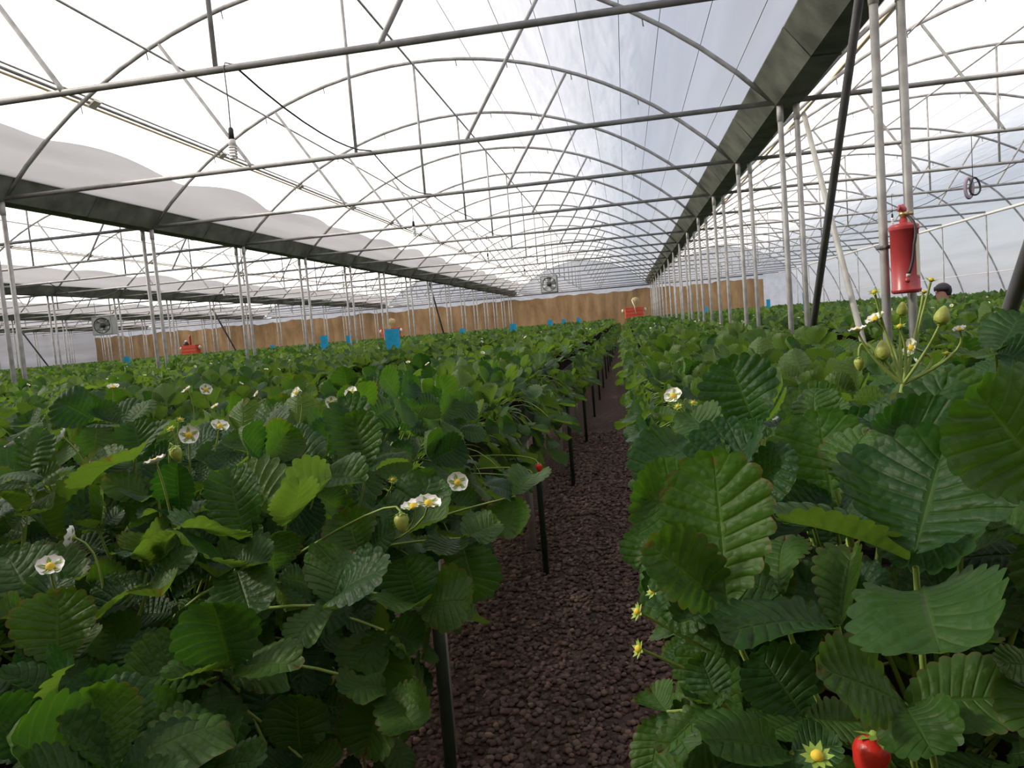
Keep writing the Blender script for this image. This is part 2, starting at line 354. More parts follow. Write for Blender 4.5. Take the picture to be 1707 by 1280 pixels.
# film gable above the brown wall: one per bay
for bi, cx in enumerate(bay_cx):
    pts = [(cx - BAY / 2, HG + 0.22)] + [(cx + x, z) for x, z in arch_pts(bi == 0, 0.03, 40)] + ([(cx + BAY / 2, HG + 0.22)] if bi else [])
    V = []; 
    for x, z in pts: V += [(x, YEND, 0.0), (x, YEND, z)]
    F = [(2 * i, 2 * i + 2, 2 * i + 3, 2 * i + 1) for i in range(len(pts) - 1)]
    gb = link('wall_gable', from_np('wall_gable', V, F, 'film_wall')); tag(gb, 'white film gable above the brown end wall under the roof of the %s bay' % ('side film' if bi == 0 else ('narrow aisle' if bi == 1 else ORD[bi])), 'gable film', None, 'structure')
wb = link('wall_back', wall_grid('wall_back', (XL, YBACK, 0), (11, YBACK, 0), 0, APEX, 'earth', 30, 4)); tag(wb, 'unseen end wall behind the camera, made opaque brown to cut light from behind', 'end wall', kind='structure')  # out of view; opaque and set close so less light reaches leaves from behind
ww = link('wall_side', wall_grid('wall_side', (ECX0 - 0.1, YBACK, 0), (ECX0 - 0.1, YEND, 0), 0, HG + 0.2, 'film_dull', 60, 6)); tag(ww, 'blue grey film side wall past the farthest gutter', 'side wall', kind='structure')
rail = MB().tube([(XWP + 0.9, YBACK, 1.75), (XWP + 0.9, YEND, 1.75)], 0.012, 6)
wr = link('side_rail', rail.mesh('side_rail', 'white_pipe')); tag(wr, 'thin pale rail along the lower side film behind the upright pipes', 'rail')

eb = link('trim_1', MB().tube([(ECX0, YEND - 0.3, HG - 0.01), (ECX1, YEND - 0.3, HG - 0.01)], 0.035, 8).mesh('trim_1', 'dark_steel')); tag(eb, 'dark beam along the top of the brown end wall', 'beam', kind='structure')
# ------------------------------------------------------------------ gutters
def gutter_mesh(right_end=False):
    b = MB(); prof = [(-0.28, 0.24), (-0.255, 0.24), (-0.10, 0.012), (0.10, 0.012), (0.255, 0.24), (0.28, 0.24), (0.282, 0.226), (0.105, 0.0), (-0.105, 0.0), (-0.282, 0.226)]
    ys = [YBACK] + [node_y(n) + 1.25 for n in range(-1, 16)] + [YEND - 0.4]; k = len(prof); vs = []; fs = []
    for i, y in enumerate(ys):
        for (x, z) in prof: vs.append((x, y, z))
    for i in range(len(ys) - 1):
        for j in range(k): fs.append((i * k + j, i * k + (j + 1) % k, (i + 1) * k + (j + 1) % k, (i + 1) * k + j))
    b.add(vs, fs)
    return b
gm = gutter_mesh().mesh('gutter_channel', 'gutter', False)
jb = MB()
for n in range(0, 16):
    y = node_y(n) + 1.25
    jb.add([(x, y + dy, z) for dy in (-0.03, 0.03) for (x, z) in ((-0.288, 0.23), (-0.11, -0.006), (0.11, -0.006), (0.288, 0.23))], [(0, 1, 5, 4), (1, 2, 6, 5), (2, 3, 7, 6)])
jm = jb.mesh('joint_strap', 'gutter', False)
glab = ['dark green metal rain gutter on the posts with the red extinguisher', 'dark green metal rain gutter across the first left-opening bay past the narrow aisle',
        'dark rain gutter two bays past the narrow aisle', 'dark rain gutter three bays past the narrow aisle', 'dark rain gutter next to the far side wall']
glab[1] = 'dark green metal rain gutter one bay past the narrow aisle'
for i, x in enumerate(GX):
    o = tag(empty('rain_gutter', (x, 0, HG)), glab[i], 'gutter', 'rain gutters')
    link('channel', gm, o); link('joint_strap', jm, o)

# ------------------------------------------------------------------ posts
pm = MB().tube([(0, 0, 0), (0, 0, HG)], 0.0245, 12).mesh('post_tube', 'steel')
cm = MB().tube([(0, 0, HG - 0.14), (0, 0, HG)], 0.029, 12).mesh('collar', 'pale_steel')
pw = MB().tube([(0, 0, 0), (0, 0, HG)], 0.024, 8).mesh('post_tube_far', 'steel')
GN = ['the gutter with the extinguisher', 'the first gutter past the aisle', 'the second gutter past the aisle', 'the third gutter past the aisle', 'the gutter beside the far side wall']
post_lab = ['round galvanized post of a pair under the gutter by the red extinguisher', 'round galvanized post of a pair under the gutter one bay past the aisle',
            'thin galvanized post of a pair under the second gutter past the aisle', 'thin galvanized post of a pair under the third gutter past the aisle', 'thin galvanized post of a pair under the gutter nearest the side wall']
post_lab[4] = 'thin galvanized post of a pair under the gutter beside the far side wall'
for gi, x in enumerate(GX):
    for n in range(1, 17):
        y = node_y(n)
        u, v, d = to_px((x, y, HG)); u2, v2, d2 = to_px((x, y, 1.3))
        if max(u, u2) < -250: continue
        for s in (-1, 1):
            lab = ('aisle-facing' if s == (-1 if gi == 0 else 1) else 'outer') + ' galvanized post of the %s pair under %s' % (ORD[n], GN[gi])
            if gi == 0 and n == 1: lab = ('stout galvanized post that carries the red extinguisher', 'stout galvanized post just behind the red extinguisher')[s > 0]
            o = tag(link('steel_post', pm if n < 9 and gi < 3 else pw, None, (x + 0.07 * s, y, 0)), lab, 'post', 'paired posts of gutter %d' % (gi + 1))
            if n < 7 and gi < 2: link('collar', cm, o)
# braces in the lines of the posts
def brace(p, q, r, mat, lab):
    d = (Vector(q) - Vector(p)); dn = d.normalized()
    b = MB().tube([Vector(p), Vector(p) + dn * 0.05, Vector(q)], [r * 0.75, r, r], 10)
    return tag(link('diagonal_brace', b.mesh('diagonal_brace', mat)), lab, 'brace')
brace((1.427, node_y(1) + 0.03, HG - 0.02), (1.427, node_y(2) - 0.1, 0.0), 0.027, 'dark_steel', 'dark diagonal pipe leaning from the gutter beside the extinguisher post')
brace((1.665, node_y(2) - 0.05, HG - 0.1), (1.665, node_y(1) + 0.35, 0.0), 0.023, 'pale_steel', 'pale diagonal pipe leaning the other way between the extinguisher posts and the next pair')
brace((1.62, node_y(0) + 0.1, HG - 0.02), (1.62, node_y(1) - 0.16, 0.0), 0.032, 'dark_steel', 'thick dark diagonal pipe in front of the extinguisher posts')
brace((GX[1], node_y(9) + 0.02, HG - 0.05), (GX[1], node_y(10) - 0.1, 0), 0.03, 'dark_steel', 'dark diagonal brace under the first gutter past the aisle')
brace((GX[2], node_y(9) + 0.02, HG - 0.25), (GX[2], node_y(10) - 0.1, 0), 0.03, 'dark_steel', 'dark diagonal brace under the second gutter past the aisle')
brace((GX[3], node_y(9) + 0.02, HG - 0.05), (GX[3], node_y(10) - 0.1, 0), 0.03, 'dark_steel', 'dark diagonal brace under the third gutter past the aisle')

# ------------------------------------------------------------------ roof trusses
blab = ['the bay beside the side film', 'the narrow aisle', 'the second bay from the aisle', 'the third bay from the aisle', 'the fourth bay from the aisle', 'the bay along the far side wall']
TZ = HG + 0.03
def truss_meshes(rb, r1, r2, seg):
    hi = 3.12 if rb else HALF - 0.0
    a = MB().tube([(x, 0, z) for x, z in arch_pts(rb, 0, 26)], r1, seg)
    for k, dx in enumerate((-2.9, -2.1, -1.25, 0.55, 1.2, 2.0, 2.8)):          # short hooks under the arch
        z = arch_z(dx); a.tube([(dx, 0.02, z), (dx + 0.01, 0.02, z - 0.085)], 0.006, 4)
    t = MB().tube([(-BAY / 2 + 0.10, 0, TZ), (hi + (0 if rb else 0.02), 0, TZ)], r1 * 1.05, seg)
    k = MB().tube([(0, 0, APEX), (0, 0, TZ)], r2, seg)
    b1 = MB().tube([(1.95, 0.0, arch_z(1.95)), (1.93, 0, arch_z(1.95) - 0.04), (1.12, 0, TZ + 0.05), (1.10, 0, TZ)], [r2 * 0.8, r2 * 1.1, r2 * 1.1, r2 * 1.5], seg)
    b2 = MB().tube([(-1.95, 0.0, arch_z(1.95)), (-1.93, 0, arch_z(1.95) - 0.04), (-1.12, 0, TZ + 0.05), (-1.10, 0, TZ)], [r2 * 0.8, r2 * 1.1, r2 * 1.1, r2 * 1.5], seg)
    return [(nm, b.mesh(nm, 'steel')) for nm, b in (('arch', a), ('tie_bar', t), ('king_post', k), ('web_brace', b1), ('web_brace', b2))]
TM = {(rb, near): truss_meshes(rb, 0.0225, 0.0165, 8 if near else 5) for rb in (0, 1) for near in (0, 1)}
tlab = ['arched pipe roof truss over the bay beside the side film', 'arched pipe roof truss over the narrow gravel aisle', 'arched pipe roof truss of the second bay from the aisle',
        'arched pipe roof truss of the third bay from the aisle', 'arched pipe roof truss of the fourth bay from the aisle', 'arched pipe roof truss of the bay along the far side wall']
for bi, cx in enumerate(bay_cx):
    for n in (range(0, 18) if bi < 2 else range(1, 18)):
        y = node_y(n) if n < 17 else YEND - 0.12
        pxs = [to_px((cx + dx, y, TZ))[0] for dx in (-4, 0, 4)]
        if max(pxs) < -120: continue
        o = tag(empty('roof_truss', (cx, y, 0)), ('%s arched pipe truss from the extinguisher post over ' % ORD[n] if n else 'arched pipe truss before the extinguisher post over ') + blab[bi], 'roof truss', 'roof trusses of bay %d' % (bi + 1))
        for nm, me in TM[(1 if bi == 0 else 0, 1 if n < 7 and bi < 2 else 0)]: link(nm, me, o)

# pipes and wires running along the bays
def long_pipe(name, x, z, r, mat, lab, cat, group=None, y0=YBACK, y1=YEND - 0.05, seg=6):
    return tag(link(name, MB().tube([(x, y0, z), (x, y1, z)], r, seg).mesh(name, mat)), lab, cat, group)
BLAB_MOVED = ['the bay beside the side film', 'the narrow aisle bay', 'the second bay from the aisle', 'the third bay from the aisle', 'the fourth bay from the aisle', 'the bay along the far side wall']
for bi, cx in enumerate(bay_cx):
    long_pipe('ridge_pipe', cx, APEX - 0.034, 0.014, 'steel', 'galvanized ridge pipe along the top of ' + blab[bi], 'pipe', 'ridge pipes')
    x = -2.05; long_pipe('slope_pipe', cx + x, arch_z(x) - 0.03, 0.012, 'steel', 'thin pipe along the sunlit slope over ' + blab[bi], 'pipe', 'slope pipes')
    x = -2.86; z = arch_z(x)
    o = tag(empty('roll_up_pipe', (cx + x, 0, z)), 'roll-up pipe with yellowed film edge over ' + blab[bi], 'roll-up pipe', 'roll-up pipes')
    tl = math.asin(-x / RAD); nv_ = Vector((-math.sin(tl), 0, math.cos(tl))); tv_ = Vector((math.cos(tl), 0, math.sin(tl)))
    def on_arch(t, off): return tv_ * t + nv_ * off
    for nm, t, r, mt in (('pipe', 0.0, 0.016, 'steel'), ('pipe', 0.055, 0.010, 'steel'), ('film_edge', -0.045, 0.013, 'rope')):
        c0 = on_arch(t, 0.0225 + r); part(nm, MB().tube([(c0.x, YBACK, c0.z), (c0.x, YEND - 0.1, c0.z)], r, 6), mt, o)
    if bi < 3:
        for n in range(1, 11):
            part('bracket', MB().box(on_arch(0.012, 0.034) + Vector((0, node_y(n) + 0.18, 0)), (0.10, 0.11, 0.045), 0, Matrix.Rotation(-tl, 3, 'Y')), 'bracket', o, False)
for bi in (0, 1):
    for k, dx in enumerate((0.75, 1.3, 1.75, 2.2, 2.6, 2.95, 3.3, 3.6)):
        cx = bay_cx[bi]
        tag(link('film_wire', MB().tube([(cx + dx, YBACK, arch_z(dx, 0.027)), (cx + dx, YEND - 0.1, arch_z(dx, 0.027))], 0.0035, 4).mesh('film_wire', 'wire')),
            '%s thin wire from the ridge, over ' % ORD[k + 1] + blab[bi], 'wire', 'film wires of bay %d' % (bi + 1))
wp = long_pipe('eave_pipe', XWP, HG - 0.02, 0.035, 'white_pipe', 'white eave pipe along the side film wall', 'pipe', None, YBACK, YEND - 0.1, 10)
for n in range(1, 17):
    tag(link('side_post', MB().tube([(XWP, node_y(n), 0), (XWP, node_y(n), HG - 0.05)], 0.018, 8).mesh('side_post', 'steel')), '%s thin upright pipe from the extinguisher under the white eave pipe' % ORD[n], 'post', 'side wall uprights')

# sagging cables under the ties
def cable(name, x, z, sag, y_nodes, lab, r=0.007):
    pts = []
    for i in range(len(y_nodes) - 1):
        y0, y1 = y_nodes[i], y_nodes[i + 1]
        for k in range(8):
            t = k / 8; pts.append((x + 0.04 * math.sin(i * 2.1 + t * 3), y0 + (y1 - y0) * t, z - sag * 4 * t * (1 - t) * (0.6 + 0.4 * math.sin(i * 1.7 + 1))))
    pts.append((x, y_nodes[-1], z))
    return tag(link(name, MB().tube(pts, r, 5).mesh(name, 'cable')), lab, 'cable')
yn = [node_y(n) for n in range(1, 17)]
cable('power_cable', bay_cx[1] + 0.12, TZ + 0.02, 0.14, yn, 'black power cable sagging between the ties over the aisle')
cable('power_cable', bay_cx[2] - 1.9, TZ + 0.0, 0.30, yn, 'black cable hanging in loops in the bay past the first gutter', 0.009)
cable('power_cable', bay_cx[0] + 0.3, TZ + 0.02, 0.12, yn, 'black power cable sagging between ties beside the side film')

# ------------------------------------------------------------------ growing beds
PITCH_B = BAY / 5; AISLE0 = -0.195; BEDW = 0.956; BTOP = 1.0
bed_cx = sorted([AISLE0 + PITCH_B * (k + 0.5) for k in range(-21, 5)])
def bed_meshes(y0, y1):
    w = BEDW / 2; t = MB()
    prof = [(-w, BTOP), (-w + 0.02, BTOP - 0.17), (w - 0.02, BTOP - 0.17), (w, BTOP)]
    vs = [(x, y, z) for y in (y0, y1) for x, z in prof]
    t.add(vs, [(0, 1, 5, 4), (1, 2, 6, 5), (2, 3, 7, 6), (0, 3, 2, 1), (4, 5, 6, 7)])
    nx, ny = 10, int((y1 - y0) / 0.25); sv = []; r2 = np.random.default_rng(3)
    for j in range(ny + 1):
        for i in range(nx + 1):
            sv.append((-w + 2 * w * i / nx, y0 + (y1 - y0) * j / ny, BTOP - 0.03 + 0.035 * math.sin(PI * i / nx) + r2.uniform(-.008, .008)))
    s = MB().add(sv, [(j * (nx + 1) + i, j * (nx + 1) + i + 1, (j + 1) * (nx + 1) + i + 1, (j + 1) * (nx + 1) + i) for j in range(ny) for i in range(nx)])
    return t.mesh('trough', 'trough', False), s.mesh('substrate', 'soil')
BED_T, BED_S = bed_meshes(-1.2, 40.5)
leg_m = MB().tube([(0, 0, 0), (0, 0, BTOP - 0.02)], 0.0165, 8).mesh('leg', 'leg'); legw_m = MB().tube([(0, 0, 0), (0, 0, BTOP - 0.15)], 0.024, 8).mesh('leg_pale', 'pale_steel')
rail_m = MB().box((0, 19.7, BTOP - 0.18), (0.03, 41.5, 0.03)).mesh('rail', 'leg', False)
for cx in bed_cx:
    k = round((cx - AISLE0) / PITCH_B - 0.5)
    o = tag(empty('growing_bed', (cx, 0, 0)), {-1: 'raised strawberry bed on thin dark legs beside the gravel aisle', 0: 'raised strawberry bed between the gravel aisle and the extinguisher post'}.get(k,
        'long raised strawberry bed, %s past the gravel aisle on the blue card side' % ORD[-k] if k < 0 else 'long raised strawberry bed, %s from the gravel aisle on the extinguisher side' % ORD[k + 1]), 'growing bed',
        None if k in (-1, 0) else 'long raised beds')
    link('trough', BED_T, o); link('substrate', BED_S, o)
    if k in (-1, 0):
        for j in range(-1, 17):
            y = 3.95 + 2.17 * (j - 1)
            link('leg', leg_m, o, ((BEDW / 2 - 0.01) * (1 if k == -1 else -1), y, 0)); 
            if j < 4: link('leg', legw_m, o, ((BEDW / 2 - 0.14) * (1 if k == -1 else -1), y + 0.45, 0))
        link('rail', rail_m, o, ((BEDW / 2 - 0.02) * (1 if k == -1 else -1), 0, 0))

# ------------------------------------------------------------------ gravel stones of the aisle (countless)
def make_gravel():
    base = np.array([[1, 0, 0], [-1, 0, 0], [0, 1, 0], [0, -1, 0], [0, 0, 1], [0, 0, -1]], float)
    tri = np.array([[0, 2, 4], [2, 1, 4], [1, 3, 4], [3, 0, 4], [2, 0, 5], [1, 2, 5], [3, 1, 5], [0, 3, 5]])
    # once subdivided octahedron
    V = [tuple(v) for v in base]; F = []; mid = {}
    def m(a, b):
        k = (min(a, b), max(a, b))
        if k not in mid:
            p = (np.array(V[a]) + np.array(V[b])); V.append(tuple(p / np.linalg.norm(p))); mid[k] = len(V) - 1
        return mid[k]
    for a, b, c in tri:
        x, y, z = m(a, b), m(b, c), m(c, a); F += [(a, x, z), (x, b, y), (z, y, c), (x, y, z)]
    V = np.array(V); F = np.array(F)
    r = np.random.default_rng(11); pts = []
    n = 0
    area = [(-1.35, 0.45, 0.9, 2.6, 5200), (-0.95, 0.3, 2.6, 5.0, 5600), (-0.75, 0.25, 5.0, 9.0, 5200)]
    P = np.concatenate([np.stack([r.uniform(a, b, k), r.uniform(c, d, k)], 1) for a, b, c, d, k in area]); n = len(P)
    size = r.uniform(0.008, 0.016, n) * np.where(P[:, 1] > 5, 1.25, 1.0)
    ang = r.uniform(0, 2 * PI, n); sx = size * r.uniform(.8, 1.35, n); sy = size * r.uniform(.7, 1.1, n); sz = size * r.uniform(.5, .8, n)
    jit = 1 + r.uniform(-.16, .16, (n, len(V)))
    X = V[None, :, 0] * jit * sx[:, None]; Y = V[None, :, 1] * jit * sy[:, None]; Z = V[None, :, 2] * jit * sz[:, None]
    c, s = np.cos(ang)[:, None], np.sin(ang)[:, None]
    W = np.stack([X * c - Y * s + P[:, 0, None], X * s + Y * c + P[:, 1, None], Z + (sz * r.uniform(.2, 1.3, n))[:, None]], -1).reshape(-1, 3)
    FF = (F[None] + (np.arange(n) * len(V))[:, None, None]).reshape(-1, 3)
    me = from_np('gravel', W, FF, 'stone', True)
    at_ = me.attributes.new('shade', 'FLOAT', 'POINT'); at_.data.foreach_set('value', np.repeat(np.clip(r.normal(.42, .22, n), 0, 1), len(V)).astype(np.float32))
    return me
tag(link('gravel', make_gravel()), 'loose reddish brown gravel stones in the narrow aisle', 'gravel', kind='stuff')

# ------------------------------------------------------------------ strawberry leaves
_T = np.array([0, .04, .10, .20, .32, .46, .60, .72, .82, .90, .96, 1.0]); _G = np.array([.02, .20, .36, .58, .78, .94, 1.0, .97, .86, .68, .44, .0])
_YS = np.linspace(0, 1, 240); _GX = np.interp(_YS, _T, _G)
def leaflet_np(nu, nv, L=0.085, W=0.078, fold=0.25, curl=0.3, rim=0.0, pleat=0.0032, wav=0.0, twist=0.0, seed=0):
    """one leaflet: base at the origin, blade along +Y, upper face +Z; rows of the grid follow the side veins. returns V, F(quads), UV"""
    r = np.random.default_rng(seed); V = []; UV = []
    per = max(1, nu // 10); saw = {4: [-.2, .75, 1.0, .7], 2: [-.1, 1.0], 1: [0.0]}[per if per in (4, 2, 1) else 1]
    ph = r.uniform(0, 6, 4); va = r.uniform(.35, 1.15, (2, 12))
    ox = _GX * W / 2; oy = _YS * L; al = np.concatenate([[0], np.cumsum(np.hypot(np.diff(ox), np.diff(oy)))]); al /= al[-1]
    k = curl / L
    for i in range(nu + 1):
        t = i / nu; bx = np.interp(t, al, ox); by = np.interp(t, al, oy); my = 0.93 * L * t ** 1.12
        nx, ny = np.interp(min(t + .02, 1), al, oy) - np.interp(max(t - .02, 0), al, oy), -(np.interp(min(t + .02, 1), al, ox) - np.interp(max(t - .02, 0), al, ox))
        nl = math.hypot(nx, ny) or 1; tooth = saw[i % per] * (0.036 * L if t > .14 else 0.0) * (1 if t < .97 else .5)
        bx += tooth * nx / nl; by += tooth * ny / nl
        for j in range(-nv, nv + 1):
            v = j / nv; a = abs(v); sg = 1 if v > 0 else -1
            x = sg * bx * a; y = my + (by - my) * a ** 1.15 + 0.02 * L * math.sin(PI * a) * (1 - t)
            q = y / L; xn = x / W * 2
            z = fold * abs(x) + rim * W * a ** 3 * (0.4 + t)
            z += pleat * va[1 if v > 0 else 0][int(10 * t)] * (abs(math.sin(PI * 10 * t)) ** 0.5 - .6) * min(1, 2.2 * a) * (1.0 - 0.35 * a) * min(1, 5 * t) * min(1, 6 * (1 - t) + .2)
            z += wav * W * (math.sin(4 * xn + ph[0] + 3 * q) * a + 0.7 * math.sin(6 * q + ph[1] + xn * 2) * a)
            ang = k * y; yy, zz = (math.sin(ang) / k, -(1 - math.cos(ang)) / k) if abs(curl) > 1e-3 else (y, 0.0)
            p = (x, yy + z * math.sin(ang), zz + z * math.cos(ang))
            if twist:
                tw = twist * q; p = (p[0] * math.cos(tw) - p[2] * math.sin(tw), p[1], p[0] * math.sin(tw) + p[2] * math.cos(tw))
            V.append(p); UV.append(((v + 1) / 2, t))
    c = 2 * nv + 1
    F = [(i * c + j, i * c + j + 1, (i + 1) * c + j + 1, (i + 1) * c + j) for i in range(nu) for j in range(c - 1)]
    return np.array(V), np.array(F), np.array(UV)
SHAPES = []      # leaflet shape parameters, shared by all levels of detail
_r = random.Random(5)
for k in range(10):
    SHAPES.append(dict(L=_r.uniform(.080, .096), W=_r.uniform(.074, .094), fold=_r.uniform(.08, .45), curl=_r.uniform(-.5, 1.0), rim=_r.uniform(-.16, .22),
                       pleat=_r.uniform(.0018, .0034), wav=_r.uniform(.02, .06), twist=_r.uniform(-.35, .35), seed=k))
HI = [leaflet_np(40, 5, **s) for s in SHAPES]; MID = [leaflet_np(20, 3, **s) for s in SHAPES]
LOW = [leaflet_np(4, 1, **{**s, 'pleat': 0}) for s in SHAPES]
LEAFLET_HI = [from_np('leaflet', V, F, 'leaf', True, U) for V, F, U in HI]

def frame(y, n):
    y = Vector(y).normalized(); n = Vector(n); n = (n - y * n.dot(y)).normalized(); x = y.cross(n)
    return x, y, n
def mat4(o, y, n, s=1.0):
    x, y, n = frame(y, n); return Matrix(((x.x * s, y.x * s, n.x * s, o[0]), (x.y * s, y.y * s, n.y * s, o[1]), (x.z * s, y.z * s, n.z * s, o[2]), (0, 0, 0, 1)))
def bez(p0, p1, p2, n): return [(p0 * (1 - t) ** 2 + p1 * 2 * t * (1 - t) + p2 * t * t) for t in (i / n for i in range(n + 1))]
TOUCH = [leaflet_np(7, 2, **{**s_, 'pleat': 0}) for s_ in SHAPES]
def touch_mesh(leaflets, curve, keep=.2):
    """a leaf as a thin slab: both faces of each leaflet a little outside the real ones, and the outer part of the petiole"""
    Vs, Fs, off = [], [], 0
    for A, (V, F, U) in leaflets:
        for dz in (-.0028, .0028):
            W = V * np.array([1.05, 1.04, 1.0]) + np.array([0, 0, dz]); Vs.append(W @ A[:3, :3].T + A[:3, 3]); Fs += (F + off).tolist(); off += len(V)
    n = len(curve); c = [np.array(p) for p in curve[int(n * keep):]]
    if len(c) > 1:
        for p in c: Vs.append(np.stack([p + [.003, 0, 0], p + [-.0015, .0026, 0], p + [-.0015, -.0026, 0]]))
        for i in range(len(c) - 1):
            for j in range(3): Fs.append([off + 3 * i + j, off + 3 * i + (j + 1) % 3, off + 3 * i + 3 + (j + 1) % 3, off + 3 * i + 3 + j])
    return np.concatenate(Vs), Fs
class LeafVar: pass
def make_variant(cls, seed):
    q = random.Random(seed); lv = LeafVar()
    if cls == 'A': r, h, pitch, lift = q.uniform(.02, .07), q.uniform(.10, .155), q.uniform(.1, .9), q.uniform(.1, .9)
    elif cls == 'B': r, h, pitch, lift = q.uniform(.08, .14), q.uniform(.07, .14), q.uniform(-.1, .6), q.uniform(0, .6)
    elif cls == 'C': r, h, pitch, lift = q.uniform(.13, .20), q.uniform(.03, .10), q.uniform(-.4, .4), q.uniform(-.1, .5)
    else: r, h, pitch, lift = q.uniform(.21, .29), q.uniform(-.20, .02), q.uniform(-1.3, -.5), q.uniform(-.1, .4)
    P0 = Vector((0, 0, 0)); P2 = Vector((q.uniform(-.02, .02), r, h)); P1 = Vector((0, .25 * r, .75 * h)) if h > .05 else (Vector((0, .62 * r, .105 + max(0, -h) * .3)) if cls == 'D' else Vector((0, .5 * r, .06)))
    lv.curve = bez(P0, P1, P2, 7); E = lv.curve[-1]
    F = Vector((q.uniform(-.25, .25), math.cos(pitch), math.sin(pitch))); N = Vector((q.uniform(-.2, .2), -math.sin(pitch), math.cos(pitch)))
    x, F, N = frame(F, N)
    lv.leaflets = []
    for k, (ang, sc) in enumerate(((0, 1.0), (q.uniform(1.6, 1.95), .95), (-q.uniform(1.6, 1.95), .95))):
        d = F * math.cos(ang) + x * math.sin(ang); lf = lift * q.uniform(.85, 1.15)
        dd = d * math.cos(lf) + N * math.sin(lf); nn = N * math.cos(lf) - d * math.sin(lf)
        o = E + d * 0.006
        lv.leaflets.append((mat4(o, dd, nn, sc * q.uniform(.9, 1.08)), q.randrange(10)))
    pt = MB().tube(lv.curve, [.0026, .0024, .0022, .002, .0019, .0018, .0017, .0016], 5, caps=False)
    lv.petiole = pt.mesh('petiole', 'stalk')
    # merged mid detail mesh: petiole + three leaflets
    Vs = [np.array(pt.v)]; Fs = [np.array(pt.f)]; Us = [np.zeros((len(pt.v), 2))]; mi = [0] * len(pt.f); off = len(pt.v)
    for Mx, sh in lv.leaflets:
        V, Fq, U = MID[sh]; A = np.array(Mx); Vs.append(V @ A[:3, :3].T + A[:3, 3]); Fs.append(Fq + off); Us.append(U); off += len(V); mi += [1] * len(Fq)
    lv.merged = from_np('leaf', np.concatenate(Vs), np.concatenate(Fs), ['stalk', 'leaf'], True, np.concatenate(Us), mi)
    Vs, Fs, Us, off = [], [], [], 0
    for Mx, sh in lv.leaflets:
        V, Fq, U = LOW[sh]; A = np.array(Mx); Vs.append(V @ A[:3, :3].T + A[:3, 3]); Fs.append(Fq + off); Us.append(U); off += len(V)
    lv.low = (np.concatenate(Vs), np.concatenate(Fs), np.concatenate(Us))
    lv.centre = E + F * 0.03
    lv.touch = touch_mesh([(np.array(Mx), TOUCH[sh]) for Mx, sh in lv.leaflets], lv.curve)
    return lv
VAR = {c: [make_variant(c, 100 * i + k) for k in range(6)] for i, c in enumerate('ABCD')}

# flowers, buds and fruit
def petal_mesh():
    V = []; F = []
    n, m = 6, 3
    for i in range(n + 1):
        t = i / n; w = 0.0098 * math.sin(PI * min(1, .10 + .80 * t)) ** .7
        for j in range(-m, m + 1):
            v = j / m; V.append((w * v, .002 + .0115 * t + .001 * (1 - v * v) * t, .0025 * v * v + .004 * t * t))
    c = 2 * m + 1; F = [(i * c + j, i * c + j + 1, (i + 1) * c + j + 1, (i + 1) * c + j) for i in range(n) for j in range(c - 1)]
    return from_np('petal', V, F, 'petal')
PETAL = petal_mesh()
EYE = MB().lathe([(.0, -.001), (.004, 0), (.0052, .002), (.004, .0045), (.0012, .006)], 10).mesh('flower_centre', 'flower_eye')
def calyx_mesh(R=.013, up=.35):
    b = MB()
    for k in range(10):
        a = 2 * PI * k / 10; d = Vector((math.cos(a), math.sin(a), 0)); s = Vector((-d.y, d.x, 0)); z = up if k % 2 else up * .4
        b.add([s * .0022, s * -.0022, d * R * .6 + s * -.0026 + Vector((0, 0, z * R * .5)), d * R + Vector((0, 0, z * R)), d * R * .6 + s * .0026 + Vector((0, 0, z * R * .5))], [(0, 1, 2, 4), (4, 2, 3)])
    b.lathe([(.0, -.003), (.003, -.002), (.004, .001)], 8)
    return b.mesh('calyx', 'calyx')
CALYX = calyx_mesh()
FRUIT_P = [(.0, .0), (.006, .001), (.0105, .006), (.0115, .011), (.0095, .019), (.006, .026), (.0025, .030), (.0, .031)]
FRUIT_G = MB().lathe(FRUIT_P, 12).mesh('green_fruit', 'green_fruit'); FRUIT_R = MB().lathe(FRUIT_P, 12).mesh('red_fruit', 'red_fruit')
# small all in one flower for plants further off
def small_flower():
    b = MB(); me = PETAL
    vs = [v.co.copy() for v in me.vertices]; fs = [tuple(p.vertices) for p in me.polygons]
    for k in range(5):
        R = Matrix.Rotation(2 * PI * k / 5, 4, 'Z'); b.add([R @ v for v in vs], fs, 0)
    b.add([v.co.copy() + Vector((0, 0, .001)) for v in EYE.vertices], [tuple(p.vertices) for p in EYE.polygons], 1)
    b.add([v.co.copy() for v in CALYX.vertices], [tuple(p.vertices) for p in CALYX.polygons], 2)
    return b.mesh('flower', ['petal', 'flower_eye', 'calyx'])
SMALL_FLOWER = small_flower()

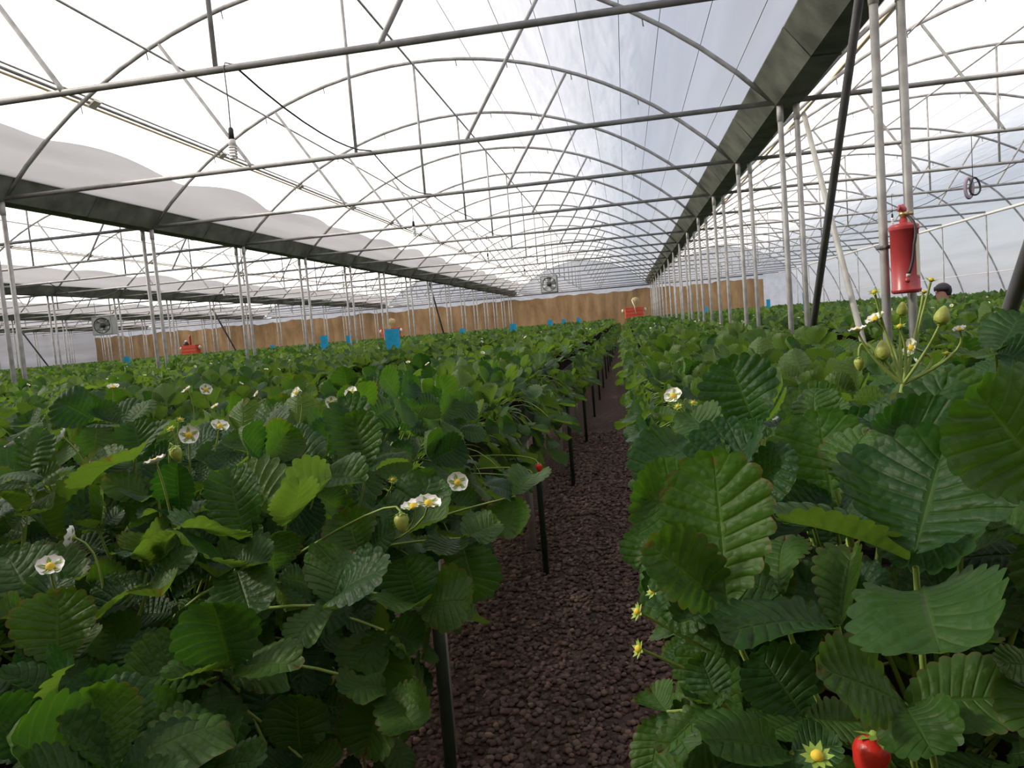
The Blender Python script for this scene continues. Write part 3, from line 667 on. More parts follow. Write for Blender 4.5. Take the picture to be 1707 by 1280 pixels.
def add_flower(plant, pos, face, s=1.0, detail=True, curve_from=None, kind='flower'):
    """pos in world space; a stalk climbs from the crown, the bloom sits on its end"""
    org = plant.location; P2 = Vector(pos) - org; P0 = Vector((0, 0, 0.0)) if curve_from is None else Vector(curve_from) - org
    f = Vector(face).normalized(); P1 = P2 - f * 0.05 - Vector((0, 0, 0.01)); P1.z = max(P1.z, (P0.z + P2.z) / 2)
    st = link('flower_stalk', MB().tube(bez(P0, P1, P2 - f * .002, 8), [.0018] * 5 + [.0014] * 4, 5, caps=False).mesh('flower_stalk', 'stalk'), plant)
    x, y, n = frame(f.orthogonal(), f)
    Mx = Matrix(((x.x * s, y.x * s, n.x * s, P2.x), (x.y * s, y.y * s, n.y * s, P2.y), (x.z * s, y.z * s, n.z * s, P2.z), (0, 0, 0, 1)))
    if kind == 'flower' and detail:
        rt = link('flower', CALYX, plant); rt.matrix_local = Mx
        for k in range(5): link('petal', PETAL, rt, None, (0, 0, 2 * PI * k / 5 + .2))
        link('flower_centre', EYE, rt)
    elif kind == 'flower':
        rt = link('flower', SMALL_FLOWER, plant); rt.matrix_local = Mx
    elif kind == 'bud':
        rt = link('flower_bud', CALYX, plant); rt.matrix_local = Mx; link('bud_tip', EYE, rt)
    else:
        rt = link('fruit', FRUIT_R if kind == 'ripe' else FRUIT_G, plant); rt.matrix_local = Mx; link('calyx', CALYX, rt)
    return rt

# ------------------------------------------------------------------ leaves copied from the photograph's nearest plants
# each leaf: list of leaflets (base px, tip px, width px, depth at base, depth at tip, normal hint, shape overrides), then where the petiole runs to
V_UP = Vector((0, 0, 1))
def toward(p): return (Vector((0, 0, CAMZ)) - p).normalized()
HERO_R = [
 # right bed
 [((1212, 1012), (1188, 752), 178, .47, .50, (.9, .35), dict(fold=.10, curl=-.25, pleat=.0042)), ((1205, 1010), (1078, 905), 120, .48, .50, (.75, .6), dict(fold=.3, curl=.5, pleat=.004)), ((1215, 1015), (1130, 1040), 80, .48, .43, (.4, .9), dict(curl=.4))],
 [((1392, 862), (1362, 684), 152, .64, .66, (.95, .15), dict(fold=.35, curl=-.2, pleat=.0032)), ((1388, 862), (1300, 905), 90, .65, .60, (.3, .9), {}), ((1395, 862), (1470, 860), 90, .65, .66, (.3, .9), {})],
 [((1524, 922), (1575, 738), 285, .40, .43, (.8, .55), dict(fold=.22, curl=.15, pleat=.0052)), ((1540, 975), (1572, 1100), 240, .43, .335, (.75, .55), dict(fold=.12, curl=.5, pleat=.0034)), ((1515, 935), (1292, 868), 105, .42, .42, (-.1, .9), dict(fold=.55, curl=.35, pleat=.001))],
 [((1780, 830), (1618, 640), 250, .33, .34, (.5, .9), dict(fold=.05, curl=-.1, pleat=.0040)), ((1785, 835), (1800, 620), 160, .33, .33, (.6, .8), {}), ((1785, 835), (1900, 860), 160, .33, .33, (.6, .8), {})],
 [((1262, 716), (1214, 598), 122, .84, .86, (.9, .4), dict(fold=.25, curl=.2, pleat=.0045)), ((1262, 712), (1182, 752), 88, .84, .80, (.65, .75), dict(curl=.5)), ((1264, 714), (1320, 712), 60, .84, .86, (.1, .9), {})],
 [((1188, 728), (1068, 806), 110, .80, .77, (.6, .8), dict(wav=.10, curl=.5)), ((1190, 728), (1150, 690), 80, .80, .86, (.5, .9), {}), ((1192, 730), (1200, 800), 80, .80, .74, (.5, .9), {})],
 [((1506, 742), (1582, 632), 100, .70, .74, (.85, .5), dict(fold=.1, curl=-.15)), ((1506, 742), (1585, 700), 85, .70, .70, (.5, .8), dict(fold=.3)), ((1503, 742), (1440, 700), 60, .70, .74, (.15, .95), dict(fold=.5))],
 [((1296, 992), (1172, 940), 118, .50, .49, (.8, .6), dict(fold=.12, curl=.1)), ((1300, 990), (1310, 900), 90, .51, .57, (.6, .8), {}), ((1300, 992), (1240, 1050), 90, .50, .47, (.6, .8), {})],
 [((1394, 1042), (1196, 1060), 120, .47, .46, (.55, .85), dict(fold=.15, curl=.5)), ((1396, 1035), (1330, 955), 130, .49, .55, (-.35, .9), dict(fold=.35, curl=-.5)), ((1400, 1050), (1420, 912), 80, .48, .52, (.3, .2), dict(fold=.8))],
 [((1340, 1195), (1262, 1086), 124, .46, .50, (.7, .7), dict(fold=.2, curl=.3)), ((1342, 1195), (1450, 1200), 90, .46, .46, (.5, .9), {}), ((1340, 1198), (1250, 1235), 90, .46, .42, (.5, .9), {})],
 [((1506, 1172), (1362, 1112), 150, .42, .41, (.75, .65), dict(fold=.05, curl=.2, pleat=.0042)), ((1510, 1172), (1690, 1165), 150, .42, .40, (.7, .7), dict(fold=.2, curl=.3)), ((1508, 1176), (1560, 1265), 130, .42, .38, (.6, .8), {})],
 [((1318, 1252), (1160, 1232), 110, .42, .42, (.65, .75), dict(fold=.2, curl=.2)), ((1322, 1255), (1345, 1345), 100, .42, .39, (.6, .8), {}), ((1320, 1250), (1400, 1240), 90, .42, .42, (.4, .9), {})],
 [((1212, 1150), (1098, 1258), 46, .47, .45, (.35, .6), dict(fold=.5)), ((1200, 1180), (1166, 1090), 74, .48, .50, (.8, .4), dict(fold=.1)), ((1205, 1178), (1130, 1150), 60, .49, .49, (.4, .9), {})],
 [((1118, 872), (1062, 948), 86, .66, .64, (.55, .85), dict(curl=.6, wav=.08)), ((1120, 870), (1100, 830), 70, .66, .70, (.5, .9), {}), ((1122, 872), (1140, 940), 70, .66, .62, (.5, .9), {})],
 [((1735, 1120), (1660, 1105), 70, .36, .36, (.7, .6), dict(fold=.1)), ((1740, 1120), (1720, 1230), 110, .36, .34, (.7, .7), {}), ((1742, 1120), (1800, 1050), 90, .36, .38, (.6, .8), {})],
 [((1110, 1190), (1085, 1300), 80, .62, .60, (.5, .8), dict(curl=.6)), ((1112, 1186), (1150, 1260), 70, .62, .58, (.5, .8), {}), ((1112, 1186), (1085, 1150), 70, .62, .66, (.5, .8), {})],
 [((1660, 585), (1700, 520), 90, .80, .84, (.6, .8), dict(fold=.1)), ((1660, 590), (1600, 598), 70, .80, .80, (.2, .95), {}), ((1662, 590), (1720, 610), 80, .80, .78, (.4, .9), {})],
]
HERO_L = [
 # left bed
 [((612, 782), (588, 688), 84, 1.12, 1.14, (.9, .35), dict(fold=.25, curl=-.1, pleat=.004)), ((608, 780), (575, 660), 76, 1.14, 1.2, (.7, .6), {}), ((612, 784), (680, 770), 60, 1.12, 1.12, (.2, .95), {})],
 [((528, 802), (486, 732), 92, 1.06, 1.09, (.8, .55), dict(fold=.1)), ((530, 800), (608, 800), 80, 1.06, 1.02, (.6, .8), dict(curl=.5)), ((526, 803), (470, 790), 70, 1.06, 1.03, (.4, .9), {})],
 [((478, 872), (560, 792), 110, .92, .97, (-.5, .6), dict(fold=.6, curl=.4)), ((474, 872), (398, 782), 90, .92, .95, (-.45, .6), dict(fold=.5, curl=.3)), ((478, 874), (500, 800), 80, .92, 1.02, (-.5, .6), {})],
 [((262, 832), (172, 800), 70, 1.02, 1.0, (.6, .8), dict(fold=.1)), ((264, 834), (236, 838), 80, 1.02, .96, (.7, .7), {}), ((266, 832), (282, 768), 60, 1.02, 1.06, (.8, .3), dict(fold=.5))],
 [((300, 852), (296, 768), 62, .98, .99, (.95, .1), dict(fold=.6, curl=.1)), ((302, 855), (240, 862), 70, .98, .93, (.3, .9), {}), ((302, 855), (360, 852), 70, .98, .95, (.3, .9), {})],
 [((412, 905), (382, 782), 88, .90, .92, (.8, .4), dict(fold=.2, curl=.6)), ((405, 905), (300, 880), 110, .90, .84, (.6, .8), dict(curl=.4)), ((418, 905), (404, 845), 40, .88, .90, (.1, .3), dict(fold=.7))],
 [((392, 945), (292, 905), 130, .84, .80, (.7, .75), dict(curl=.3)), ((394, 948), (420, 1030), 110, .84, .78, (.6, .8), {}), ((396, 945), (450, 935), 90, .84, .84, (.4, .9), {})],
 [((552, 1008), (588, 918), 140, .82, .86, (.75, .6), dict(fold=.2, curl=.2)), ((556, 1010), (648, 950), 100, .82, .82, (.6, .8), {}), ((550, 1010), (486, 1078), 72, .82, .78, (.6, .7), dict(fold=.05, wav=.08))],
 [((386, 1116), (352, 996), 132, .80, .82, (.9, .45), dict(fold=.3, curl=-.1)), ((384, 1112), (276, 1140), 80, .80, .74, (.3, .8), dict(fold=.4, curl=.4)), ((392, 1115), (500, 1110), 80, .80, .76, (.5, .9), dict(curl=.5))],
 [((98, 1108), (96, 982), 124, .76, .78, (.9, .4), dict(fold=.25, curl=.1)), ((96, 1110), (20, 1085), 90, .76, .74, (.6, .8), {}), ((102, 1110), (160, 1040), 70, .76, .80, (.4, .9), {})],
 [((70, 1030), (12, 925), 120, .82, .86, (.7, .7), dict(fold=.1, curl=.4)), ((72, 1030), (0, 1030), 90, .82, .78, (.6, .8), {}), ((74, 1030), (110, 960), 90, .82, .88, (.6, .8), {})],
 [((104, 1182), (0, 1122), 70, .72, .70, (.25, .8), dict(fold=.35)), ((108, 1182), (120, 1106), 76, .72, .76, (.8, .3), dict(fold=.6)), ((110, 1180), (160, 1150), 50, .72, .74, (.2, .9), dict(fold=.3))],
 [((502, 1262), (494, 1156), 106, .82, .82, (.95, .35), dict(fold=.08, curl=.1)), ((500, 1264), (440, 1290), 80, .82, .78, (.6, .8), {}), ((505, 1264), (560, 1280), 80, .82, .80, (.6, .8), {})],
 [((318, 1212), (190, 1208), 84, .74, .70, (.5, .85), dict(curl=.4)), ((322, 1212), (290, 1162), 80, .74, .79, (.6, .8), {}), ((322, 1214), (398, 1240), 90, .74, .72, (.7, .7), {})],
 [((352, 1290), (320, 1210), 90, .72, .74, (.7, .7), {}), ((355, 1290), (440, 1270), 80, .72, .70, (.6, .8), {}), ((350, 1292), (240, 1270), 80, .72, .70, (.6, .8), {})],
 [((600, 925), (575, 850), 88, .98, 1.0, (.7, .6), dict(fold=.2)), ((604, 925), (660, 880), 80, .98, .98, (.6, .8), {}), ((602, 928), (560, 940), 70, .98, .92, (.5, .9), {})],
 [((676, 872), (722, 792), 105, 1.02, 1.06, (.8, .55), dict(fold=.1)), ((676, 875), (748, 862), 90, 1.02, .98, (.3, .85), dict(fold=.3)), ((672, 875), (640, 840), 60, 1.02, 1.05, (.4, .9), {})],
 [((700, 1010), (672, 928), 100, .95, .96, (.8, .5), {}), ((704, 1010), (790, 1000), 110, .95, .93, (.8, .5), dict(curl=.4)), ((702, 1012), (640, 1020), 90, .95, .92, (.6, .8), {})],
 [((770, 900), (800, 1000), 100, 1.05, 1.02, (.7, .6), dict(curl=.6)), ((770, 896), (830, 870), 90, 1.05, 1.08, (.6, .8), {}), ((766, 896), (730, 930), 80, 1.05, 1.0, (.6, .8), {})],
 [((640, 1050), (640, 1180), 130, .92, .90, (.8, .4), dict(curl=.3)), ((636, 1052), (580, 1120), 100, .92, .88, (.7, .6), {}), ((645, 1050), (700, 1075), 90, .92, .92, (.6, .8), {})],
 [((640, 1150), (610, 1260), 110, .88, .86, (.8, .4), dict(curl=.3)), ((645, 1150), (700, 1220), 90, .88, .88, (.7, .6), {}), ((640, 1148), (570, 1160), 90, .88, .84, (.6, .8), {})],
 [((46, 806), (72, 718), 62, 1.02, 1.05, (.75, .6), dict(fold=.15, pleat=.005)), ((48, 808), (102, 780), 66, 1.02, 1.03, (.75, .6), dict(fold=.15, pleat=.005)), ((44, 808), (-20, 800), 60, 1.02, 1.0, (.5, .8), {})],
 [((40, 850), (-10, 820), 70, .98, .98, (.6, .8), {}), ((42, 850), (84, 846), 70, .98, .94, (.6, .8), {}), ((40, 852), (20, 880), 60, .98, .92, (.6, .8), {})],
 [((240, 770), (222, 702), 66, 1.16, 1.18, (.85, .5), dict(pleat=.005)), ((242, 772), (196, 800), 60, 1.16, 1.1, (.5, .9), {}), ((242, 770), (290, 760), 60, 1.16, 1.16, (.4, .9), {})],
 [((265, 935), (240, 888), 80, .92, .95, (-.2, .7), dict(fold=.6)), ((263, 938), (205, 925), 70, .92, .90, (.3, .9), {}), ((268, 935), (288, 888), 60, .92, .94, (-.3, .6), dict(fold=.5))],
 [((165, 878), (172, 812), 62, .98, 1.0, (.7, .5), {}), ((165, 880), (205, 850), 60, .98, 1.0, (.5, .8), {}), ((160, 880), (120, 870), 60, .98, .95, (.5, .9), {})],
 [((430, 720), (462, 668), 60, 1.35, 1.38, (.6, .8), {}), ((430, 722), (380, 760), 80, 1.35, 1.28, (.5, .9), {}), ((432, 722), (480, 700), 60, 1.35, 1.38, (.5, .9), {})],
 [((860, 830), (840, 900), 90, 1.25, 1.2, (.7, .6), {}), ((860, 826), (900, 790), 70, 1.25, 1.3, (.6, .8), {}), ((856, 826), (810, 810), 70, 1.25, 1.22, (.6, .8), {})],
]

# ------------------------------------------------------------------ plants
ROWS = (-0.36, -0.12, 0.12, 0.36); STEP = 0.25
cands = []
for cx in bed_cx:
    for ri, rx in enumerate(ROWS):
        for j in range(int(41.5 / STEP)):
            y = -0.9 + STEP * (j + (ri % 2) * .5)
            x = cx + rx + random.uniform(-.03, .03); yy = y + random.uniform(-.04, .04)
            u, v, d = to_px((x, yy, BTOP + .12))
            if d < 0.12: 
                continue
            m = 260 if d < 3 else 120
            if u < -m - 90 / d or u > 1707 + m + 90 / d or (v > 1280 + 420 / d): continue
            cands.append((d, cx + rx + (x - cx - rx), yy, rx))
cands.sort()
near = [c for c in cands if c[0] < 8.0][:250]; far = cands[len(near):]
def pick_classes(q, n, edge):
    base = ['A', 'A', 'B', 'B', 'B', 'C', 'C', 'B', 'A', 'C', 'B'][:n]
    return base
plants = []
def bed_name(k):
    return 'the %s blue-card-side bed' % ORD[-k] if k < 0 else 'the %s extinguisher-side bed' % ORD[k + 1]
def plant_label(d, x, y, rx):
    k = round((x - rx - AISLE0) / PITCH_B - 0.5); row = ROWS.index(min(ROWS, key=lambda r: abs(r - rx)))
    edge = 'aisle edge' if (k < 0 and row == 3) or (k >= 0 and row == 0) else ('far edge' if row in (0, 3) else 'middle')
    j = max(0, math.floor((y - 1.78) / 2.17 + .5)) + 1
    return 'strawberry plant on the %s of %s, %s' % (edge, bed_name(k), 'before the first leg' if y < 1.2 else 'about the %s leg' % ORD[j])
def plant_group(d, x, y, rx):
    return 'strawberry plants of ' + bed_name(round((x - rx - AISLE0) / PITCH_B - 0.5))
from mathutils.bvhtree import BVHTree
CELL = .16; GRID = {}
def cells(lo, hi):
    a = np.floor(lo / CELL).astype(int); b = np.floor(hi / CELL).astype(int)
    for i in range(a[0], b[0] + 1):
        for j in range(a[1], b[1] + 1):
            for k in range(a[2], b[2] + 1): yield (i, j, k)
def put(V, F, weight=1.0):
    """remember something that leaves must not pass through"""
    V = np.asarray(V); e = (BVHTree.FromPolygons(V.tolist(), F), V.min(0), V.max(0), weight)
    for c in cells(e[1], e[2]): GRID.setdefault(c, []).append(e)
def hits(V, F, stop=1e9):
    """how far a leaf would pass through what is already there"""
    lo, hi = V.min(0), V.max(0); t = None; seen = set(); n = 0.0
    for c in cells(lo, hi):
        for e in GRID.get(c, ()):
            if id(e) in seen: continue
            seen.add(id(e))
            if (e[1] > hi).any() or (e[2] < lo).any(): continue
            if t is None: t = BVHTree.FromPolygons(V.tolist(), F)
            k = len(t.overlap(e[0]))
            if k: n += min(k, 60) * e[3]
            if n >= stop: return n
    return n
def moved(VF, Mx, org):
    A = np.array(Mx); V, F = VF; return V @ A[:3, :3].T + A[:3, 3] + np.array(org), F
# beds, posts and braces within reach of the plants built one by one
def put_mb(mb, w): put(np.array(mb.v), [list(f) for f in mb.f], w)
def bed_surface(rx): return BTOP - 0.03 + 0.035 * math.sin(PI * min(1, max(0, (rx + BEDW / 2) / BEDW)))
for cx in bed_cx:
    if not -8 < cx < 7: continue
    for j in range(24):
        y0, y1 = -1.2 + .4 * j, -.8 + .4 * j; w = BEDW / 2 + .003; prof = [(cx - w + .02, BTOP - .17), (cx - w, BTOP + .004)] + [(cx + BEDW * (i / 8 - .5) * .985, bed_surface(BEDW * (i / 8 - .5)) + .004) for i in range(9)] + [(cx + w, BTOP + .004), (cx + w - .02, BTOP - .17)]
        b = MB().add([(x, y, z) for y in (y0, y1) for x, z in prof], [(i, i + 1, len(prof) + i + 1, len(prof) + i) for i in range(len(prof) - 1)]); put_mb(b, 6.0)
for x in GX[:2]:
    for n in range(1, 5):
        for sg in (-1, 1):
            for k in range(6): put_mb(MB().tube([(x + .07 * sg, node_y(n), .5 + .2 * k), (x + .07 * sg, node_y(n), .7 + .2 * k)], .028, 6), 4.0)
for p, q, r in (((1.427, node_y(1) + 0.03, HG - 0.02), (1.427, node_y(2) - 0.1, 0.0), .031), ((1.665, node_y(2) - 0.05, HG - 0.1), (1.665, node_y(1) + 0.35, 0.0), .027), ((1.62, node_y(0) + 0.1, HG - 0.02), (1.62, node_y(1) - 0.16, 0.0), .036)):
    for k in range(14): put_mb(MB().tube([Vector(p).lerp(Vector(q), k / 14), Vector(p).lerp(Vector(q), (k + 1) / 14)], r, 6), 4.0)

def place_leaf(plant, lv, R, detail):
    if detail:
        lf = link('leaf', lv.petiole, plant); lf.matrix_local = R
        for Mx, sh in lv.leaflets:
            l = link('leaflet', LEAFLET_HI[sh], lf); l.matrix_local = Mx
    else:
        lf = link('leaf', lv.merged, plant); lf.matrix_local = R
    return lf
def blocked(p):
    """true where a scattered leaf would stand in front of the plants built leaf by leaf"""
    u, v, d = to_px(p)
    if d < 0.30: return True
    if -150 < u < 1850 and v < 1450:
        if u > 1040: return d < 0.82 and v > 560
        return d < 1.12 and v > 660 and u < 900
    return False
for i, (d, x, y, rx) in enumerate(near):
    o = tag(empty('strawberry_plant', (x, y, bed_surface(rx) - .004)), plant_label(d, x, y, rx), 'plant', plant_group(d, x, y, rx)); plants.append((o, d))

# the nearest plants, leaf by leaf
def nearest_plant(p, side):
    best = None
    for o, d in plants:
        if (o.location.x > 0) != side: continue
        dd = (o.location.xy - Vector(p).xy).length
        if best is None or dd < best[0]: best = (dd, o)
    return best[1]
def hero_leaflet(li, k, spec, f, ft):
    b, t, wpx, db, dt, (hc, hu), ov = spec; db, dt = db * f, dt * f * ft
    B = at(*b, db); T = at(*t, dt); L = (T - B).length; W = wpx * (db + dt) / 2 / FPX
    hint = toward(B) * hc + V_UP * hu - CR * .28
    sh = dict(SHAPES[(li * 3 + k) % 10]); sh.update(twist=0.0, rim=.04, wav=sh['wav'] + .03); sh.update(ov)
    L = L * (1 + 0.06 * sh['curl'] ** 2); sh['L'] = L; sh['W'] = W; sh['seed'] = li * 7 + k
    sh['pleat'] = sh['pleat'] * L / .085
    y = (T - B).normalized(); x, y, nn = frame(y, hint)
    c = sh['curl'] / 2; return B, y * math.cos(c) + nn * math.sin(c), nn * math.cos(c) - y * math.sin(c), sh
def leaflet_touch(h, base=0.0):
    """slab of one hero leaflet in world space; base: share at the stalk end left out"""
    B, y2, n2, sh = h; V, F, U = leaflet_np(9, 2, **{**sh, 'pleat': 0}); keep = [tuple(f) for f in F if U[f[0]][1] >= base]
    return touch_mesh([(np.array(mat4(B, y2, n2)), (V, np.array(keep), U))], [])
for side, HERO in ((True, HERO_R), (False, HERO_L)):
    for li, leaf in enumerate(HERO):
        best = None
        for f in (1, 1.03, .97, 1.06, .94, 1.10, .91, 1.14, 1.19):
            tot = 0.0; chosen = []; own = []
            for k, spec in enumerate(leaf):
                bk = None
                for ft in (1, .95, 1.06, .90, 1.12, .84, 1.2):
                    if k == 0 and abs(ft - 1) > .07: continue
                    h = hero_leaflet(li, k, spec, f, ft); VF = leaflet_touch(h); n = hits(*VF, stop=bk[0] if bk else 1e9)
                    t2 = BVHTree.FromPolygons(VF[0].tolist(), VF[1]); n += sum(len(t2.overlap(q)) for q in own) + 2 * abs(ft - 1)
                    if bk is None or n < bk[0]: bk = (n, h)
                    if n < .5: break
                tot += bk[0]; chosen.append(bk[1]); q = leaflet_touch(bk[1], .34); own.append(BVHTree.FromPolygons(q[0].tolist(), q[1]))
                if best and tot + 12 * abs(f - 1) >= best[0]: break
            tot += 12 * abs(f - 1)
            if len(chosen) == len(leaf) and (best is None or tot < best[0]): best = (tot, chosen)
            if best and best[0] < 1.0: break
        chosen = best[1]; b0 = chosen[0][0]; pl = nearest_plant(b0 + Vector((0.06 if side else -0.06, 0.05, 0)), side); org = pl.location
        J = sum((h[0] for h in chosen), Vector()) / len(chosen) - org
        opts = []
        for a1, z1 in ((.8, .05), (.5, .08), (.3, .12), (.65, .03), (.9, .10), (.75, .16), (.4, .2)):
            P1 = Vector((J.x * a1, J.y * a1, min(J.z * .3, z1))) if J.z > .02 and z1 < .08 else Vector((J.x * a1, J.y * a1, z1))
            cv = bez(Vector((0, 0, 0)), P1, J, 9); opts.append((hits(*touch_mesh([], [p + org for p in cv[:-1]], .15)), len(opts), cv))
            if opts[-1][0] == 0: break
        cv = min(opts, key=lambda q: q[:2])[2]; put(*touch_mesh([], [p + org for p in cv], .3))
        lo = link('leaf', MB().tube(cv, [.0026 - .0001 * k for k in range(10)], 6, caps=False).mesh('petiole', 'stalk'), pl)
        for B, y2, n2, sh in chosen:
            V, F, U = leaflet_np(40, 6, **sh)
            l = link('leaflet', from_np('leaflet', V, F, 'leaf', True, U), lo); l.matrix_local = mat4(B - org, y2, n2); put(*leaflet_touch((B, y2, n2, sh)))

def bloom_mesh(p, face, s, kind, curve):
    """a rough hull of a flower or fruit with the outer part of its stalk"""
    f = Vector(face).normalized(); x, y, n = frame(f.orthogonal(), f); R, z0, z1 = {'flower': (.0105, -.003, .007), 'bud': (.010, -.003, .008)}.get(kind, (.0135, -.003, .032))
    vs = [Vector(p) + (x * math.cos(a) * R + y * math.sin(a) * R + n * zz) * s for zz in (z0, z1) for a in np.linspace(0, 2 * PI, 9)[:-1]]
    V, F = touch_mesh([], curve, .35); o = len(V)
    V = np.concatenate([V, np.array([tuple(v) for v in vs])]); F = F + [[o + i, o + (i + 1) % 8, o + 8 + (i + 1) % 8, o + 8 + i] for i in range(8)] + [[o + i for i in range(8)], [o + 8 + i for i in range(8)]]
    return V, F
def free_flower(pl, aims, s, detail, kd):
    """first of the offered places where bloom and stalk pass clear of the leaves"""
    best = None
    for p, face in aims:
        f = Vector(face).normalized(); P1 = p - f * .05 - Vector((0, 0, .01)); P1.z = max(P1.z, (pl.location.z + p.z) / 2)
        VF = bloom_mesh(p, face, s, kd, bez(pl.location.copy(), P1, p, 8)); n = hits(*VF)
        if best is None or n < best[0]: best = (n, p, face, VF)
        if n == 0: break
    put(*best[3]); return add_flower(pl, best[1], best[2], s, detail, None, kd)
# flowers, buds and fruit seen in the photograph (pixel, depth, kind, facing: towards camera / up / sideways)
FL = [((315, 726), 1.20, 'flower', (.9, .3, 0)), ((260, 771), 1.15, 'flower', (.1, .9, -.3)), ((104, 729), 1.30, 'flower', (.3, .4, -.8)), ((366, 712), 1.30, 'flower', (.4, .8, .3)),
      ((427, 734), 1.35, 'flower', (-.4, .3, .6)), ((189, 646), 2.0, 'flower', (.3, .8, 0)), ((312, 651), 2.1, 'flower', (.3, .6, -.5)), ((343, 650), 1.9, 'flower', (.7, .4, .2)),
      ((495, 655), 1.9, 'flower', (.5, .4, -.6)), ((553, 672), 1.7, 'flower', (.9, .3, .2)), ((586, 655), 1.7, 'flower', (.5, .5, -.3)), ((690, 846), 1.02, 'flower', (.2, .9, -.2)), ((714, 841), 1.03, 'flower', (.3, .9, .2)),
      ((762, 805), 1.10, 'flower', (.8, .4, .2)), ((122, 896), 1.0, 'flower', (.2, .1, -.9)), ((84, 946), 1.0, 'flower', (.5, .6, 0)), ((22, 742), 1.3, 'flower', (.2, .7, -.5)),
      ((1123, 661), 1.25, 'flower', (.6, .6, -.3)), ((289, 745), 1.2, 'green', (-.2, -.7, .2)), ((285, 715), 1.25, 'bud', (.5, .5, -.3)), ((300, 700), 1.28, 'bud', (.4, .6, .3)), ((655, 800), 1.1, 'bud', (.6, .4, 0)), ((668, 855), 1.02, 'green', (.2, -.9, 0)),
      ((897, 772), 2.2, 'ripe', (.2, -.9, .1)), ((870, 805), 2.0, 'ripe', (.2, -.9, .1)), ((888, 790), 2.1, 'green', (.2, -.9, .1)), ((545, 1110), .95, 'green', (.2, -.9, .1)),
      # right bed
      ((1064, 1020), .60, 'bud', (.3, .3, -.85)), ((1066, 1082), .58, 'bud', (.3, .2, -.9)), ((1090, 985), .62, 'bud', (.3, .5, -.7)), ((1130, 678), 1.2, 'bud', (.5, .5, -.2)), ((1155, 672), 1.2, 'bud', (.5, .6, .2)),
      ((1285, 800), .62, 'bud', (.6, .5, .2)), ((1505, 690), .62, 'bud', (.6, .6, -.2)), ((1362, 1262), .40, 'bud', (.6, .7, .1)), ((1498, 1190), .50, 'ripe', (.2, -.9, .2)), ((1458, 1225), .50, 'ripe', (.2, -.9, -.2))]
for (u, v), d, kd, (fc, fu, fr) in FL:
    k = .86 if u < 640 and d < 2.2 and v < 960 else 1.0; d *= k; aims = []
    p = at(u, v, d); pl = nearest_plant(p + Vector((0.05 if u > 1000 else -0.05, .04, 0)), u > 1000)
    for f in (1, .98, .96, .94, .92, .90, .88, .85, .82, 1.02, 1.04): p = at(u, v, d * f); aims.append((p, toward(p) * fc + V_UP * fu + CR * fr))
    free_flower(pl, aims, k * {'flower': 1.1, 'bud': .62, 'green': .8, 'ripe': .9}[kd], True, kd)
# the tall truss in front of the extinguisher
hub = at(1505, 640, .80); pl = nearest_plant(hub, True)
part('flower_stalk', MB().tube(bez(Vector((0, 0, 0)), (hub - pl.location) * .6 + Vector((0, 0, .03)), hub - pl.location, 8), .0024, 6, caps=False), 'stalk', pl)
put(*touch_mesh([], bez(pl.location.copy(), pl.location + (hub - pl.location) * .6 + Vector((0, 0, .03)), hub, 8), .2))
for (u, v), kd, (fc, fu, fr), s in [((1430, 552), 'flower', (.0, .9, -.2), 1.0), ((1460, 533), 'flower', (.1, .8, -.5), 1.1), ((1521, 580), 'flower', (.1, .2, -.8), 1.1), ((1530, 606), 'flower', (.2, .5, .5), .8), ((1600, 550), 'flower', (.2, .8, -.2), .7),
                                    ((1472, 600), 'green', (0, 1, 0), 1.3), ((1432, 596), 'green', (.1, -1, 0), .9), ((1566, 541), 'green', (0, .9, .3), 1.25), ((1503, 526), 'green', (.3, .8, .1), .95), ((1458, 488), 'bud', (.4, .8, -.2), 1.0),
                                    ((1540, 488), 'bud', (.1, .9, .2), .9), ((1538, 490), 'bud', (.1, .9, .1), .6), ((1552, 468), 'bud', (.3, .9, .3), 1.1), ((1578, 590), 'bud', (.2, .9, .1), .9), ((1500, 545), 'bud', (.2, .9, -.2), 1.0)]:
    d = .80 + random.uniform(-.02, .03); p = at(u, v, d)
    sz = s * {'flower': .68, 'bud': .55, 'green': .54}[kd]; add_flower(pl, p, toward(p) * fc + V_UP * fu + CR * fr, sz, True, hub, kd)
    put(*bloom_mesh(p, toward(p) * fc + V_UP * fu + CR * fr, sz, kd, bez(hub, (hub + p) / 2, p, 5)))


